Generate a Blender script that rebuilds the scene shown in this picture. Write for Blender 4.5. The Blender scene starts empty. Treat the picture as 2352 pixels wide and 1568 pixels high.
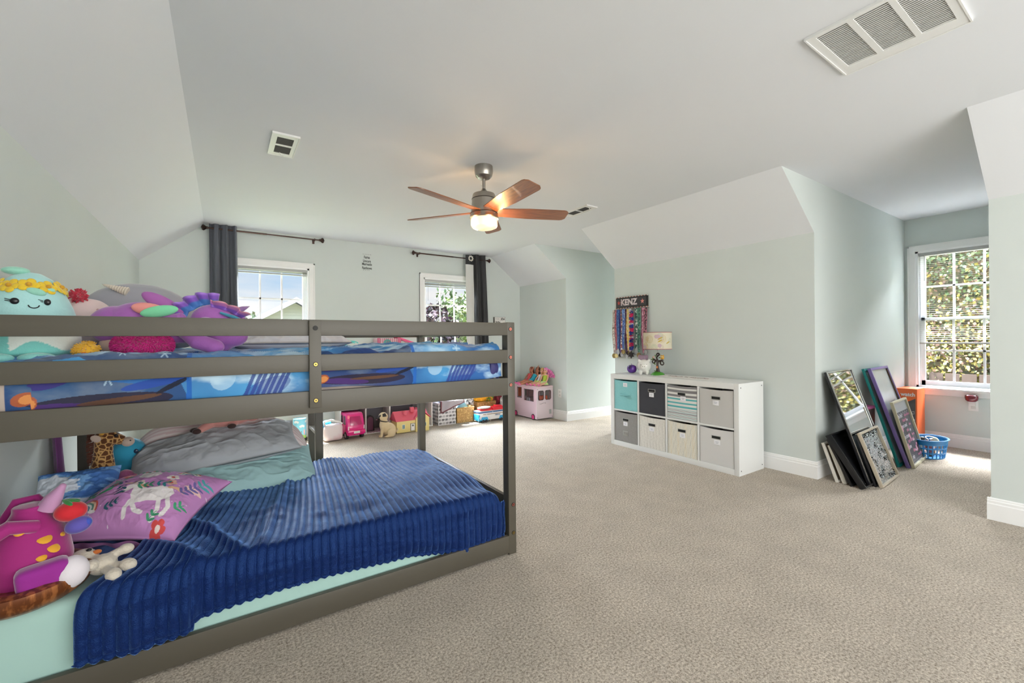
import bpy, bmesh, math, random
import numpy as np
from mathutils import Vector, Matrix, Euler, noise as mnoise
S = bpy.context.scene
COL = S.collection
PI = math.pi
rnd = random.Random(7)
CAM_H = 1.152
# ---------------------------------------------------------------- camera
cam_d = bpy.data.cameras.new('camera'); cam = bpy.data.objects.new('camera', cam_d); COL.objects.link(cam)
cam_d.sensor_fit = 'HORIZONTAL'; cam_d.sensor_width = 36.0; cam_d.lens = 991.0 / 2352 * 36.0
cam_d.shift_y = -(784 - 779) / 2352.0; cam_d.clip_start = 0.02; cam_d.clip_end = 300
_yaw, _roll = math.radians(33.82), math.radians(.51)
_F = Vector((math.sin(_yaw), math.cos(_yaw), 0)); _R0 = Vector((math.cos(_yaw), -math.sin(_yaw), 0)); _U0 = Vector((0, 0, 1))
_R = math.cos(_roll) * _R0 - math.sin(_roll) * _U0; _U = math.sin(_roll) * _R0 + math.cos(_roll) * _U0
cam.matrix_world = Matrix(((_R.x, _U.x, -_F.x, 0), (_R.y, _U.y, -_F.y, 0), (_R.z, _U.z, -_F.z, CAM_H), (0, 0, 0, 1)))
S.camera = cam
# ---------------------------------------------------------------- colour management
S.view_settings.view_transform = 'Standard'; S.view_settings.look = 'None'
S.view_settings.gamma = 1.0; S.view_settings.use_curve_mapping = False; S.view_settings.exposure = 0.46
S.cycles.max_bounces = 12; S.cycles.diffuse_bounces = 7; S.cycles.transparent_max_bounces = 16
S.cycles.sample_clamp_indirect = 6.0
# ---------------------------------------------------------------- sky
W = bpy.data.worlds.new('sky'); S.world = W; W.use_nodes = True
nt = W.node_tree; nt.nodes.clear()
n_out = nt.nodes.new('ShaderNodeOutputWorld'); n_bg = nt.nodes.new('ShaderNodeBackground')
n_tc = nt.nodes.new('ShaderNodeTexCoord'); n_sep = nt.nodes.new('ShaderNodeSeparateXYZ')
nt.links.new(n_tc.outputs['Generated'], n_sep.inputs[0])
n_cr = nt.nodes.new('ShaderNodeValToRGB'); cr = n_cr.color_ramp
cr.elements[0].position = 0.0; cr.elements[0].color = (1, 1, 1, 1)
cr.elements[1].position = .35; cr.elements[1].color = (.24, .50, .95, 1)
e_ = cr.elements.new(.10); e_.color = (.60, .80, 1, 1)
nt.links.new(n_sep.outputs['Z'], n_cr.inputs[0])
n_map = nt.nodes.new('ShaderNodeMapping'); n_map.inputs['Scale'].default_value = (1.6, 1.6, 9)
nt.links.new(n_tc.outputs['Generated'], n_map.inputs[0])
n_no = nt.nodes.new('ShaderNodeTexNoise'); n_no.inputs['Scale'].default_value = 2.2; n_no.inputs['Detail'].default_value = 7
nt.links.new(n_map.outputs[0], n_no.inputs[0])
n_c2 = nt.nodes.new('ShaderNodeValToRGB'); n_c2.color_ramp.elements[0].position = .40; n_c2.color_ramp.elements[1].position = .66
nt.links.new(n_no.outputs[0], n_c2.inputs[0])
n_mx = nt.nodes.new('ShaderNodeMix'); n_mx.data_type = 'RGBA'
nt.links.new(n_c2.outputs[0], n_mx.inputs[0]); nt.links.new(n_cr.outputs[0], n_mx.inputs[6]); n_mx.inputs[7].default_value = (1, 1, 1, 1)
nt.links.new(n_mx.outputs[2], n_bg.inputs[0])
# the sky grows brighter towards the zenith, where the sun stands
n_mr = nt.nodes.new('ShaderNodeMapRange'); n_mr.inputs[1].default_value = .22; n_mr.inputs[2].default_value = .9
n_mr.inputs[3].default_value = .66; n_mr.inputs[4].default_value = 14.0
nt.links.new(n_sep.outputs['Z'], n_mr.inputs[0]); nt.links.new(n_mr.outputs[0], n_bg.inputs[1])
nt.links.new(n_bg.outputs[0], n_out.inputs[0])
# ---------------------------------------------------------------- sun and added area lamps
def light(kind, name, loc, energy, color=(1, 1, 1), size=None, size_y=None, aim=None, angle=None):
    d = bpy.data.lights.new(name, kind); o = bpy.data.objects.new(name, d); COL.objects.link(o)
    o.location = loc; d.energy = energy; d.color = color
    if size: d.shape = 'RECTANGLE'; d.size = size; d.size_y = size_y or size
    if angle is not None: d.angle = angle
    if aim: o.rotation_euler = (Vector(aim) - Vector(loc)).to_track_quat('-Z', 'Y').to_euler()
    return o
light('SUN', 'sun', (2, 12, 18), 44.0, (1, .97, .92), aim=(2.3, 0.0, 0) , angle=.012)
bpy.data.objects['sun'].rotation_euler = Vector((.30, -.65, -2.0)).to_track_quat('-Z', 'Y').to_euler()
# added area lamps boosting the skylight, unseen over the window heads
light('AREA', 'sky_fill_north', (1.7, 9.8, 4.65), 4800, (.87, .935, 1), 6.4, 2.7, aim=(1.7, 4.0, .9))
light('AREA', 'sky_fill_east', (8.75, 1.1, 4.15), 2700, (.95, .975, 1), 2.8, 1.9, aim=(4.6, 1.1, .2))
light('AREA', 'sky_fill_east_far', (8.75, 4.1, 4.35), 2000, (.95, .975, 1), 2.8, 1.9, aim=(4.6, 4.1, .2))
# added fill lamp, unseen behind the camera, brightening the room from the rear
light('AREA', 'rear_fill_light', (1.7, -2.45, 1.3), 118, (1, .985, .955), 4.2, 2.0, aim=(1.9, 4, 1.5))

# ---------------------------------------------------------------- helpers
def lin(c):
    if isinstance(c, str): c = tuple(int(c[i:i + 2], 16) for i in (0, 2, 4))
    r = []
    for v in c[:3]:
        v = v / 255.0
        r.append(v / 12.92 if v <= .04045 else ((v + .055) / 1.055) ** 2.4)
    return tuple(r)
MATS = {}
def mat(name, c='cccccc', rough=.6, metal=0, bump=0, bscale=200, sheen=0, coat=0, emit=0, var=0, vscale=30, trans=0, spec=.5, alpha=1, detail=3, stretch=None, c2=None, c2scale=8, c2lo=.45, c2hi=.6):
    if name in MATS: return MATS[name]
    m = bpy.data.materials.new(name); m.use_nodes = True; t = m.node_tree; b = t.nodes['Principled BSDF']
    col = lin(c) + (1,)
    b.inputs['Base Color'].default_value = col; b.inputs['Roughness'].default_value = rough; b.inputs['Metallic'].default_value = metal
    b.inputs['Specular IOR Level'].default_value = spec; b.inputs['Sheen Weight'].default_value = sheen; b.inputs['Sheen Roughness'].default_value = .4
    b.inputs['Coat Weight'].default_value = coat; b.inputs['Transmission Weight'].default_value = trans; b.inputs['Alpha'].default_value = alpha
    if emit: b.inputs['Emission Color'].default_value = col; b.inputs['Emission Strength'].default_value = emit
    co = None
    if bump or var or c2:
        tc = t.nodes.new('ShaderNodeTexCoord'); co = tc.outputs['Object']
        if stretch:
            mp = t.nodes.new('ShaderNodeMapping'); mp.inputs['Scale'].default_value = stretch; t.links.new(co, mp.inputs[0]); co = mp.outputs[0]
    if bump:
        n = t.nodes.new('ShaderNodeTexNoise'); n.inputs['Scale'].default_value = bscale; n.inputs['Detail'].default_value = detail
        t.links.new(co, n.inputs[0]); bp = t.nodes.new('ShaderNodeBump'); bp.inputs['Strength'].default_value = bump; bp.inputs['Distance'].default_value = .004
        t.links.new(n.outputs[0], bp.inputs['Height']); t.links.new(bp.outputs[0], b.inputs['Normal'])
    if var or c2:
        n2 = t.nodes.new('ShaderNodeTexNoise'); n2.inputs['Scale'].default_value = c2scale if c2 else vscale; n2.inputs['Detail'].default_value = 4
        t.links.new(co, n2.inputs[0]); r = t.nodes.new('ShaderNodeValToRGB')
        if c2:
            r.color_ramp.elements[0].position = c2lo; r.color_ramp.elements[1].position = c2hi
            r.color_ramp.elements[0].color = col; r.color_ramp.elements[1].color = lin(c2) + (1,)
        else:
            r.color_ramp.elements[0].position = .3; r.color_ramp.elements[1].position = .7
            r.color_ramp.elements[0].color = tuple(v * (1 - var) for v in col[:3]) + (1,); r.color_ramp.elements[1].color = tuple(min(1, v * (1 + var)) for v in col[:3]) + (1,)
        t.links.new(n2.outputs[0], r.inputs[0]); t.links.new(r.outputs[0], b.inputs['Base Color'])
    MATS[name] = m; return m
def paintmat(name, rough=.8, bump=0, bscale=200, sheen=0, coat=0, metal=0):
    m = mat(name, 'ffffff', rough, metal, bump, bscale, sheen, coat); t = m.node_tree
    a = t.nodes.new('ShaderNodeAttribute'); a.attribute_name = 'Col'; t.links.new(a.outputs['Color'], t.nodes['Principled BSDF'].inputs['Base Color'])
    return m
def tag(o, label=None, cat=None, group=None, kind=None):
    if label: o['label'] = label
    if cat: o['category'] = cat
    if group: o['group'] = group
    if kind: o['kind'] = kind
    return o
def thing(name, label, cat, loc=(0, 0, 0), rz=0, group=None, rot=None):
    o = bpy.data.objects.new(name, None); COL.objects.link(o); o.empty_display_size = .05
    o.location = loc; o.rotation_euler = rot if rot else (0, 0, rz)
    return tag(o, label, cat, group)
def copy_tree(o, parent=None, loc=None, label=None):
    c = o.copy(); COL.objects.link(c)
    if parent: c.parent = parent
    if loc is not None: c.location = loc
    if label: c['label'] = label
    for ch in list(o.children): copy_tree(ch, c)
    return c
def TRS(loc=(0, 0, 0), rot=(0, 0, 0), sc=(1, 1, 1)):
    return Matrix.Translation(loc) @ Euler(rot).to_matrix().to_4x4() @ Matrix.Diagonal((sc[0], sc[1], sc[2], 1))
class B:
    def __init__(s): s.bm = bmesh.new(); s.mi = 0; s.M = Matrix.Identity(4)
    def _add(s, t, M=None):
        bmesh.ops.transform(t, matrix=s.M @ (M or Matrix.Identity(4)), verts=t.verts)
        for f in t.faces: f.material_index = s.mi
        me = bpy.data.meshes.new('t'); t.to_mesh(me); t.free(); s.bm.from_mesh(me); bpy.data.meshes.remove(me); return s
    def box(s, c, d, bev=0, seg=2, rot=(0, 0, 0)):
        t = bmesh.new(); bmesh.ops.create_cube(t, size=1); bmesh.ops.scale(t, vec=d, verts=t.verts)
        if bev: bmesh.ops.bevel(t, geom=t.edges[:], offset=bev, segments=seg, profile=.6, affect='EDGES')
        return s._add(t, TRS(c, rot))
    def bx(s, x0, x1, y0, y1, z0, z1, bev=0, seg=2): return s.box(((x0 + x1) / 2, (y0 + y1) / 2, (z0 + z1) / 2), (abs(x1 - x0), abs(y1 - y0), abs(z1 - z0)), bev, seg)
    def cyl(s, p0, p1, r0, r1=None, n=16):
        p0, p1 = Vector(p0), Vector(p1); L = (p1 - p0).length
        t = bmesh.new(); bmesh.ops.create_cone(t, cap_ends=True, segments=n, radius1=r0, radius2=r0 if r1 is None else r1, depth=L)
        return s._add(t, Matrix.Translation((p0 + p1) / 2) @ (p1 - p0).to_track_quat('Z', 'Y').to_matrix().to_4x4())
    def ell(s, c, r, rot=(0, 0, 0), u=20, v=12):
        t = bmesh.new(); bmesh.ops.create_uvsphere(t, u_segments=u, v_segments=v, radius=1)
        if not hasattr(r, '__len__'): r = (r, r, r)
        return s._add(t, TRS(c, rot, r))
    def lathe(s, prof, c=(0, 0, 0), n=24, rot=(0, 0, 0), sc=(1, 1, 1)):
        t = bmesh.new(); rings = []
        for r, z in prof:
            rings.append([t.verts.new((r * math.cos(2 * PI * i / n), r * math.sin(2 * PI * i / n), z)) for i in range(n)] if r > 1e-6 else [t.verts.new((0, 0, z))])
        for a, b in zip(rings, rings[1:]):
            for i in range(n):
                j = (i + 1) % n
                if len(a) == 1 and len(b) == 1: continue
                if len(a) == 1: t.faces.new((a[0], b[j], b[i]))
                elif len(b) == 1: t.faces.new((a[i], a[j], b[0]))
                else: t.faces.new((a[i], a[j], b[j], b[i]))
        bmesh.ops.recalc_face_normals(t, faces=t.faces[:])
        return s._add(t, TRS(c, rot, sc))
    def tube(s, pts, r, n=10, closed=False, flat=1.0, cap=True):
        pts = [Vector(p) for p in pts]; N = len(pts); rr = r if hasattr(r, '__len__') else [r] * N
        t = bmesh.new(); rings = []; up = None
        for i, p in enumerate(pts):
            a = pts[(i - 1) % N] if closed or i > 0 else p; b = pts[(i + 1) % N] if closed or i < N - 1 else p
            d = (b - a).normalized() if (b - a).length > 1e-9 else Vector((0, 0, 1))
            if up is None: up = d.orthogonal().normalized() if abs(d.z) > .9 else Vector((0, 0, 1))
            sx = d.cross(up)
            if sx.length < 1e-5: sx = d.orthogonal()
            sx.normalize(); up = sx.cross(d).normalized()
            rings.append([t.verts.new(p + sx * (rr[i] * math.cos(2 * PI * k / n)) + up * (rr[i] * flat * math.sin(2 * PI * k / n))) for k in range(n)])
        for i in range(N if closed else N - 1):
            a, b = rings[i], rings[(i + 1) % N]
            for k in range(n): t.faces.new((a[k], a[(k + 1) % n], b[(k + 1) % n], b[k]))
        if not closed and cap: t.faces.new(rings[0][::-1]); t.faces.new(rings[-1])
        bmesh.ops.recalc_face_normals(t, faces=t.faces[:])
        return s._add(t)
    def prism(s, poly, d, M=None, bev=0):
        """polygon in local xy, thickness d along +z"""
        t = bmesh.new(); lo = [t.verts.new((p[0], p[1], 0)) for p in poly]; hi = [t.verts.new((p[0], p[1], d)) for p in poly]
        t.faces.new(lo[::-1]); t.faces.new(hi); n = len(poly)
        for i in range(n): t.faces.new((lo[i], lo[(i + 1) % n], hi[(i + 1) % n], hi[i]))
        bmesh.ops.recalc_face_normals(t, faces=t.faces[:])
        if bev: bmesh.ops.bevel(t, geom=t.edges[:], offset=bev, segments=2, profile=.6, affect='EDGES')
        return s._add(t, M)
    def text(s, body, size, M, ext=.0004, align='CENTER', sx=1.0, off=0):
        cu = bpy.data.curves.new('t', 'FONT'); cu.body = body; cu.size = size; cu.align_x = align; cu.align_y = 'CENTER'; cu.extrude = ext; cu.resolution_u = 3; cu.offset = off
        o = bpy.data.objects.new('t', cu); COL.objects.link(o); bpy.context.view_layer.update()
        me = bpy.data.meshes.new_from_object(o.evaluated_get(bpy.context.evaluated_depsgraph_get()))
        t = bmesh.new(); t.from_mesh(me); bpy.data.objects.remove(o); bpy.data.curves.remove(cu); bpy.data.meshes.remove(me)
        return s._add(t, M @ Matrix.Diagonal((sx, 1, 1, 1)))
    def surf(s, nu, nv, fn, closed_u=False, thick=0):
        t = bmesh.new(); g = [[t.verts.new(fn(i / (nu - (0 if closed_u else 1)), j / (nv - 1))) for j in range(nv)] for i in range(nu)]
        for i in range(nu if closed_u else nu - 1):
            for j in range(nv - 1): t.faces.new((g[i][j], g[(i + 1) % nu][j], g[(i + 1) % nu][j + 1], g[i][j + 1]))
        if thick:
            bmesh.ops.recalc_face_normals(t, faces=t.faces[:]); bmesh.ops.solidify(t, geom=t.faces[:], thickness=thick)
        return s._add(t)
    def done(s, name, mats, parent=None, smooth=True, angle=38, loc=None):
        me = bpy.data.meshes.new(name)
        if smooth:
            ca = math.radians(angle)
            for f in s.bm.faces: f.smooth = True
            for e in s.bm.edges:
                if len(e.link_faces) == 2 and e.calc_face_angle(0) > ca: e.smooth = False
        s.bm.to_mesh(me); s.bm.free()
        for m in (mats if isinstance(mats, (list, tuple)) else [mats]): me.materials.append(m)
        o = bpy.data.objects.new(name, me); COL.objects.link(o)
        if parent: o.parent = parent
        if loc is not None: o.location = loc
        return o
def struct(b, name, mats, smooth=False, angle=30):
    return tag(b.done(name, mats, None, smooth, angle), kind='structure')
def remesh(o, voxel=.006, it=4):
    m = o.modifiers.new('soft', 'REMESH'); m.mode = 'VOXEL'; m.voxel_size = voxel; m.use_smooth_shade = True
    k = o.modifiers.new('relax', 'SMOOTH'); k.iterations = it; k.factor = .6
    return o
# painted meshes: the pattern of a printed fabric or sheet is held per vertex
class Paint:
    def __init__(s, u, v, base):
        s.u = np.asarray(u, float); s.v = np.asarray(v, float); s.C = np.ones((s.u.size, 3)) * np.array(lin(base)); s.u = s.u.ravel(); s.v = s.v.ravel()
    def put(s, m, c, a=1.0):
        c = np.array(lin(c)); s.C[m] = s.C[m] * (1 - a) + c * a; return s
    def ell(s, cx, cy, rx, ry, c, rot=0, a=1.0):
        ca, sa = math.cos(rot), math.sin(rot); x = (s.u - cx) * ca + (s.v - cy) * sa; y = -(s.u - cx) * sa + (s.v - cy) * ca
        return s.put((x / rx) ** 2 + (y / ry) ** 2 < 1, c, a)
    def poly(s, pts, c, a=1.0):
        ins = np.zeros(s.u.size, bool); n = len(pts)
        for i in range(n):
            x1, y1 = pts[i]; x2, y2 = pts[(i + 1) % n]
            if y1 == y2: continue
            ins ^= ((y1 > s.v) != (y2 > s.v)) & (s.u < (x2 - x1) * (s.v - y1) / (y2 - y1) + x1)
        return s.put(ins, c, a)
    def line(s, pts, w, c, a=1.0):
        m = np.zeros(s.u.size, bool)
        for (x1, y1), (x2, y2) in zip(pts, pts[1:]):
            dx, dy = x2 - x1, y2 - y1; L = dx * dx + dy * dy + 1e-12; t = np.clip(((s.u - x1) * dx + (s.v - y1) * dy) / L, 0, 1)
            m |= (s.u - x1 - t * dx) ** 2 + (s.v - y1 - t * dy) ** 2 < w * w
        return s.put(m, c, a)
    def rect(s, x0, x1, y0, y1, c, a=1.0): return s.put((s.u > x0) & (s.u < x1) & (s.v > y0) & (s.v < y1), c, a)
    def ring(s, cx, cy, r0, r1, c, half=None):
        d = np.hypot(s.u - cx, s.v - cy); m = (d > r0) & (d < r1)
        if half is not None: m &= (s.v > cy)
        return s.put(m, c)
def vnoise(x, y, sc, seed=0):
    x = np.asarray(x) * sc + seed * 17.3; y = np.asarray(y) * sc + seed * 9.1
    xi, yi = np.floor(x).astype(int), np.floor(y).astype(int); fx, fy = x - xi, y - yi; fx = fx * fx * (3 - 2 * fx); fy = fy * fy * (3 - 2 * fy)
    def h(a, b):
        n = (a * 374761393 + b * 668265263 + seed * 1442695041) & 0x7fffffff; n = ((n ^ (n >> 13)) * 1274126177) & 0x7fffffff; return ((n ^ (n >> 16)) & 0xffff) / 65535.0
    return (h(xi, yi) * (1 - fx) + h(xi + 1, yi) * fx) * (1 - fy) + (h(xi, yi + 1) * (1 - fx) + h(xi + 1, yi + 1) * fx) * fy
def fbm(x, y, sc, seed=0, o=4):
    r = 0; a = .5
    for k in range(o): r = r + a * vnoise(x, y, sc * 2 ** k, seed + k * 3); a *= .5
    return r
def gridmesh(name, X, Y, Z, C, m, parent=None, thick=0, smooth=True):
    """X,Y,Z arrays (nu,nv); C (nu*nv,3) or None"""
    nu, nv = X.shape; V = np.stack([X.ravel(), Y.ravel(), Z.ravel()], 1)
    i, j = np.meshgrid(np.arange(nu - 1), np.arange(nv - 1), indexing='ij'); a = (i * nv + j).ravel(); Fc = np.stack([a, a + nv, a + nv + 1, a + 1], 1)
    return rawmesh(name, V, Fc, C, m, parent, thick, smooth)
def rawmesh(name, V, Fc, C, m, parent=None, thick=0, smooth=True):
    me = bpy.data.meshes.new(name); me.vertices.add(len(V)); me.vertices.foreach_set('co', V.astype('f').ravel())
    me.loops.add(Fc.size); me.loops.foreach_set('vertex_index', Fc.astype('i').ravel()); me.polygons.add(len(Fc))
    me.polygons.foreach_set('loop_start', (np.arange(len(Fc)) * Fc.shape[1]).astype('i')); me.update(calc_edges=True); me.validate()
    if C is not None:
        at = me.color_attributes.new('Col', 'FLOAT_COLOR', 'POINT'); at.data.foreach_set('color', np.concatenate([C, np.ones((len(C), 1))], 1).astype('f').ravel())
    me.polygons.foreach_set('use_smooth', [smooth] * len(me.polygons))
    for q in (m if isinstance(m, (list, tuple)) else [m]): me.materials.append(q)
    o = bpy.data.objects.new(name, me); COL.objects.link(o)
    if parent: o.parent = parent
    if thick:
        k = o.modifiers.new('thickness', 'SOLIDIFY'); k.thickness = thick; k.offset = -1
    return o
def paint_on(o, fn, base):
    """colour an existing mesh by position: fn(Paint, x, y, z)"""
    me = o.data; n = len(me.vertices); co = np.empty(n * 3, 'f'); me.vertices.foreach_get('co', co); co = co.reshape(-1, 3).astype(float)
    P = Paint(co[:, 0], co[:, 2], base); fn(P, co[:, 0], co[:, 1], co[:, 2])
    at = me.color_attributes.new('Col', 'FLOAT_COLOR', 'POINT'); at.data.foreach_set('color', np.concatenate([P.C, np.ones((n, 1))], 1).astype('f').ravel()); return o
def pillow(name, L, Wd, T, m, parent, paint=None, base='ffffff', n=90, wr=.006, seed=1, pull=.06, M=None, zb=.8, pw=2.6):
    """closed cushion in local xy, L along x, Wd along y; paint(Paint) gets u,v in metres"""
    a = np.linspace(-1, 1, n); U, Vv = np.meshgrid(a, a, indexing='ij')
    prof = (np.clip(1 - np.abs(U) ** pw, 0, 1) * np.clip(1 - np.abs(Vv) ** pw, 0, 1)) ** .5
    px = U * L / 2 * (1 - pull * (1 - Vv ** 2) * np.abs(U) ** 3); py = Vv * Wd / 2 * (1 - pull * (1 - U ** 2) * np.abs(Vv) ** 3)
    edge = np.clip((1 - np.maximum(abs(U), abs(Vv))) * 8, 0, 1)
    w = (fbm(px, py, 7 / max(L, Wd) * 1.6, seed) - .47) * wr * 5 + (1 - np.abs(2 * vnoise(px * 1.0 + py * .6, py * 2.2, 9, seed + 5) - 1)) ** 6 * wr * 1.2
    Zt = prof * T / 2 + w * edge; Zb = -prof * T / 2 * zb + w * edge * .3
    V = np.concatenate([np.stack([px.ravel(), py.ravel(), Zt.ravel()], 1), np.stack([px.ravel(), py.ravel(), (Zb - .002).ravel()], 1)])
    i, j = np.meshgrid(np.arange(n - 1), np.arange(n - 1), indexing='ij'); q = (i * n + j).ravel(); Ft = np.stack([q, q + n, q + n + 1, q + 1], 1); Fb = Ft[:, ::-1] + n * n
    bd = [(k * n) for k in range(n)] + [((n - 1) * n + k) for k in range(1, n)] + [((n - 1 - k) * n + n - 1) for k in range(1, n)] + [n - 1 - k for k in range(1, n - 1)]
    bd = np.array(bd); nb = np.roll(bd, -1); Fs = np.stack([bd, nb, nb + n * n, bd + n * n], 1)
    C = None
    if paint:
        P = Paint(px, py, base); paint(P); C = np.concatenate([P.C, P.C if paint.__name__.startswith('both') else np.ones((n * n, 3)) * np.array(lin(base))])
    if M is not None:
        Mn = np.array(M); V = V @ Mn[:3, :3].T + Mn[:3, 3]
    return rawmesh(name, V, np.concatenate([Ft, Fb, Fs]), C, m, parent)
# ================================================================ room
XL, ZK, XC, ZC = -.70, 1.985, -.158, 2.42      # left wall, its height, ceiling crease
XR, ZR, XD = 3.99, 2.0, 3.45                    # right knee wall and crease
YB, YF = 5.72, -2.6
XW = 6.25                                       # window wall of the dormers
DA = (.58, 1.54); DB = (3.69, 4.59)             # the two dormers
wall_m = mat('wall_paint', 'c8cfcc', .55, bump=.06, bscale=260, var=.012, vscale=2.5)
ceil_m = mat('ceiling_paint', 'd8dade', .8, bump=.05, bscale=260)
trim_m = mat('trim_paint', 'e9e9e8', .35)
# carpet: speckled beige pile
carpet = mat('carpet_pile', 'bdb0a0', .97, spec=.1, sheen=.25)
t = carpet.node_tree; bs = t.nodes['Principled BSDF']; tc = t.nodes.new('ShaderNodeTexCoord')
nA = t.nodes.new('ShaderNodeTexNoise'); nA.inputs['Scale'].default_value = 105; nA.inputs['Detail'].default_value = 5; nA.inputs['Roughness'].default_value = .85
nB = t.nodes.new('ShaderNodeTexNoise'); nB.inputs['Scale'].default_value = 5; nB.inputs['Detail'].default_value = 3
vr = t.nodes.new('ShaderNodeTexVoronoi'); vr.inputs['Scale'].default_value = 105
for n_ in (nA, nB, vr): t.links.new(tc.outputs['Object'], n_.inputs['Vector'])
r1 = t.nodes.new('ShaderNodeValToRGB'); r1.color_ramp.elements[0].position = .38; r1.color_ramp.elements[1].position = .60
r1.color_ramp.elements[0].color = lin('7d6b55') + (1,); r1.color_ramp.elements[1].color = lin('e6dac9') + (1,)
t.links.new(nA.outputs[0], r1.inputs[0])
mxc = t.nodes.new('ShaderNodeMix'); mxc.data_type = 'RGBA'; mxc.blend_type = 'MULTIPLY'; mxc.inputs[0].default_value = 1
r2 = t.nodes.new('ShaderNodeValToRGB'); r2.color_ramp.elements[0].position = .35; r2.color_ramp.elements[1].position = .65
r2.color_ramp.elements[0].color = (.88, .88, .88, 1); r2.color_ramp.elements[1].color = (1, 1, 1, 1)
t.links.new(nB.outputs[0], r2.inputs[0]); t.links.new(r1.outputs[0], mxc.inputs[6]); t.links.new(r2.outputs[0], mxc.inputs[7]); t.links.new(mxc.outputs[2], bs.inputs['Base Color'])
bpn = t.nodes.new('ShaderNodeBump'); bpn.inputs['Strength'].default_value = .9; bpn.inputs['Distance'].default_value = .009
ad = t.nodes.new('ShaderNodeMath'); ad.operation = 'SUBTRACT'; hv = t.nodes.new('ShaderNodeMath'); hv.operation = 'MULTIPLY'; hv.inputs[1].default_value = .15; t.links.new(vr.outputs['Distance'], hv.inputs[0]); t.links.new(nA.outputs[0], ad.inputs[0]); t.links.new(hv.outputs[0], ad.inputs[1])
t.links.new(ad.outputs[0], bpn.inputs['Height']); t.links.new(bpn.outputs[0], bs.inputs['Normal'])

b = B(); b.bx(-.82, 6.4, YF - .1, YB + .12, -.12, 0); struct(b, 'floor', carpet)
b = B(); b.bx(XC - .02, 6.4, YF - .1, YB + .12, ZC, ZC + .13)
b.mi = 0; Mxz = Matrix(((1, 0, 0, 0), (0, 0, -1, 0), (0, 1, 0, 0), (0, 0, 0, 1)))   # local xy -> world xz, extrude to -y
b.prism([(XL, ZK), (XC, ZC), (XC, ZC + .13), (XL - .12, ZK + .05), (XL - .12, ZK)], YB + .12 - YF + .1, Matrix.Translation((0, YB + .12, 0)) @ Mxz)
struct(b, 'ceiling', ceil_m)
b = B(); b.bx(XL - .12, XL, YF - .1, YB + .12, 0, ZK); struct(b, 'wall_left', wall_m)
def wall_holes(b, axis, p0, p1, a0, a1, z1, holes):
    """a wall along x or y between a0..a1, thickness p0..p1, with holes (u0,u1,z0,z1)"""
    def put(u0, u1, z0, zz):
        if u1 - u0 < 1e-4 or zz - z0 < 1e-4: return
        if axis == 'x': b.bx(u0, u1, p0, p1, z0, zz)
        else: b.bx(p0, p1, u0, u1, z0, zz)
    u = a0
    for h in sorted(holes):
        put(u, h[0], 0, z1); put(h[0], h[1], 0, h[2]); put(h[0], h[1], h[3], z1); u = h[1]
    put(u, a1, 0, z1)
W1 = (.075, .875, .60, 2.03); W2 = (2.345, 3.145, .60, 2.03)
b = B(); wall_holes(b, 'x', YB, YB + .12, XL, XR + .4, ZC + .05, [W1, W2]); struct(b, 'wall_back', wall_m)
WA = (.67, 1.45, .60, 2.06); WB = (3.75, 4.53, .60, 2.06)
b = B(); wall_holes(b, 'y', XW, XW + .12, YF, YB, ZC + .05, [WA, WB]); struct(b, 'wall_dormer', wall_m)
def knee(y0, y1, name):
    b = B(); poly = [(XD, ZC), (XR, ZR), (XR, 0), (XW + .02, 0), (XW + .02, ZC)]
    b.prism(poly, y1 - y0, Matrix.Translation((0, y1, 0)) @ Mxz)
    for f in b.bm.faces:
        f.normal_update(); n = f.normal
        f.material_index = 1 if (n.x < -.3 and n.z < -.3) else 0
    return struct(b, name, [wall_m, ceil_m])
knee(YF, DA[0], 'wall_right'); knee(DA[1], DB[0], 'wall_right.001'); knee(DB[1], YB + .05, 'wall_right.002')
b = B(); wall_holes(b, 'x', YF - .1, YF, XL, XW, ZC + .05, [(.6, 1.5, .6, 2.0), (2.2, 3.1, .6, 2.0)]); struct(b, 'wall_rear', wall_m)
# baseboards: stepped profile swept along a run; n = inward normal
def baseboard(name, segs):
    b = B()
    prof = [(0, 0), (.016, 0), (.016, .098), (.012, .104), (.012, .118), (.008, .124), (.008, .130), (.003, .137), (0, .137)]
    for (x0, y0), (x1, y1), (nx, ny) in segs:
        d = Vector((x1 - x0, y1 - y0, 0)); L = d.length; d.normalize()
        M = Matrix(((nx, 0, d.x, x0), (ny, 0, d.y, y0), (0, 1, 0, 0), (0, 0, 0, 1)))
        b.prism(prof, L, M)
    return struct(b, name, trim_m)
e = .016
baseboard('baseboard_left', [((XL, YF), (XL, YB), (1, 0))])
baseboard('baseboard_back', [((XL, YB), (XR, YB), (0, -1))])
baseboard('baseboard_right', [((XR, YF), (XR, DA[0] + e), (-1, 0)), ((XR, DA[0]), (XW, DA[0]), (0, 1)), ((XR, DA[1]), (XW, DA[1]), (0, -1)),
    ((XR, DA[1] - e), (XR, DB[0] + e), (-1, 0)), ((XR, DB[0]), (XW, DB[0]), (0, 1)), ((XR, DB[1]), (XW, DB[1]), (0, -1)), ((XR, DB[1] - e), (XR, YB), (-1, 0)),
    ((XW, DA[0]), (XW, DA[1]), (-1, 0)), ((XW, DB[0]), (XW, DB[1]), (-1, 0))])
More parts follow.
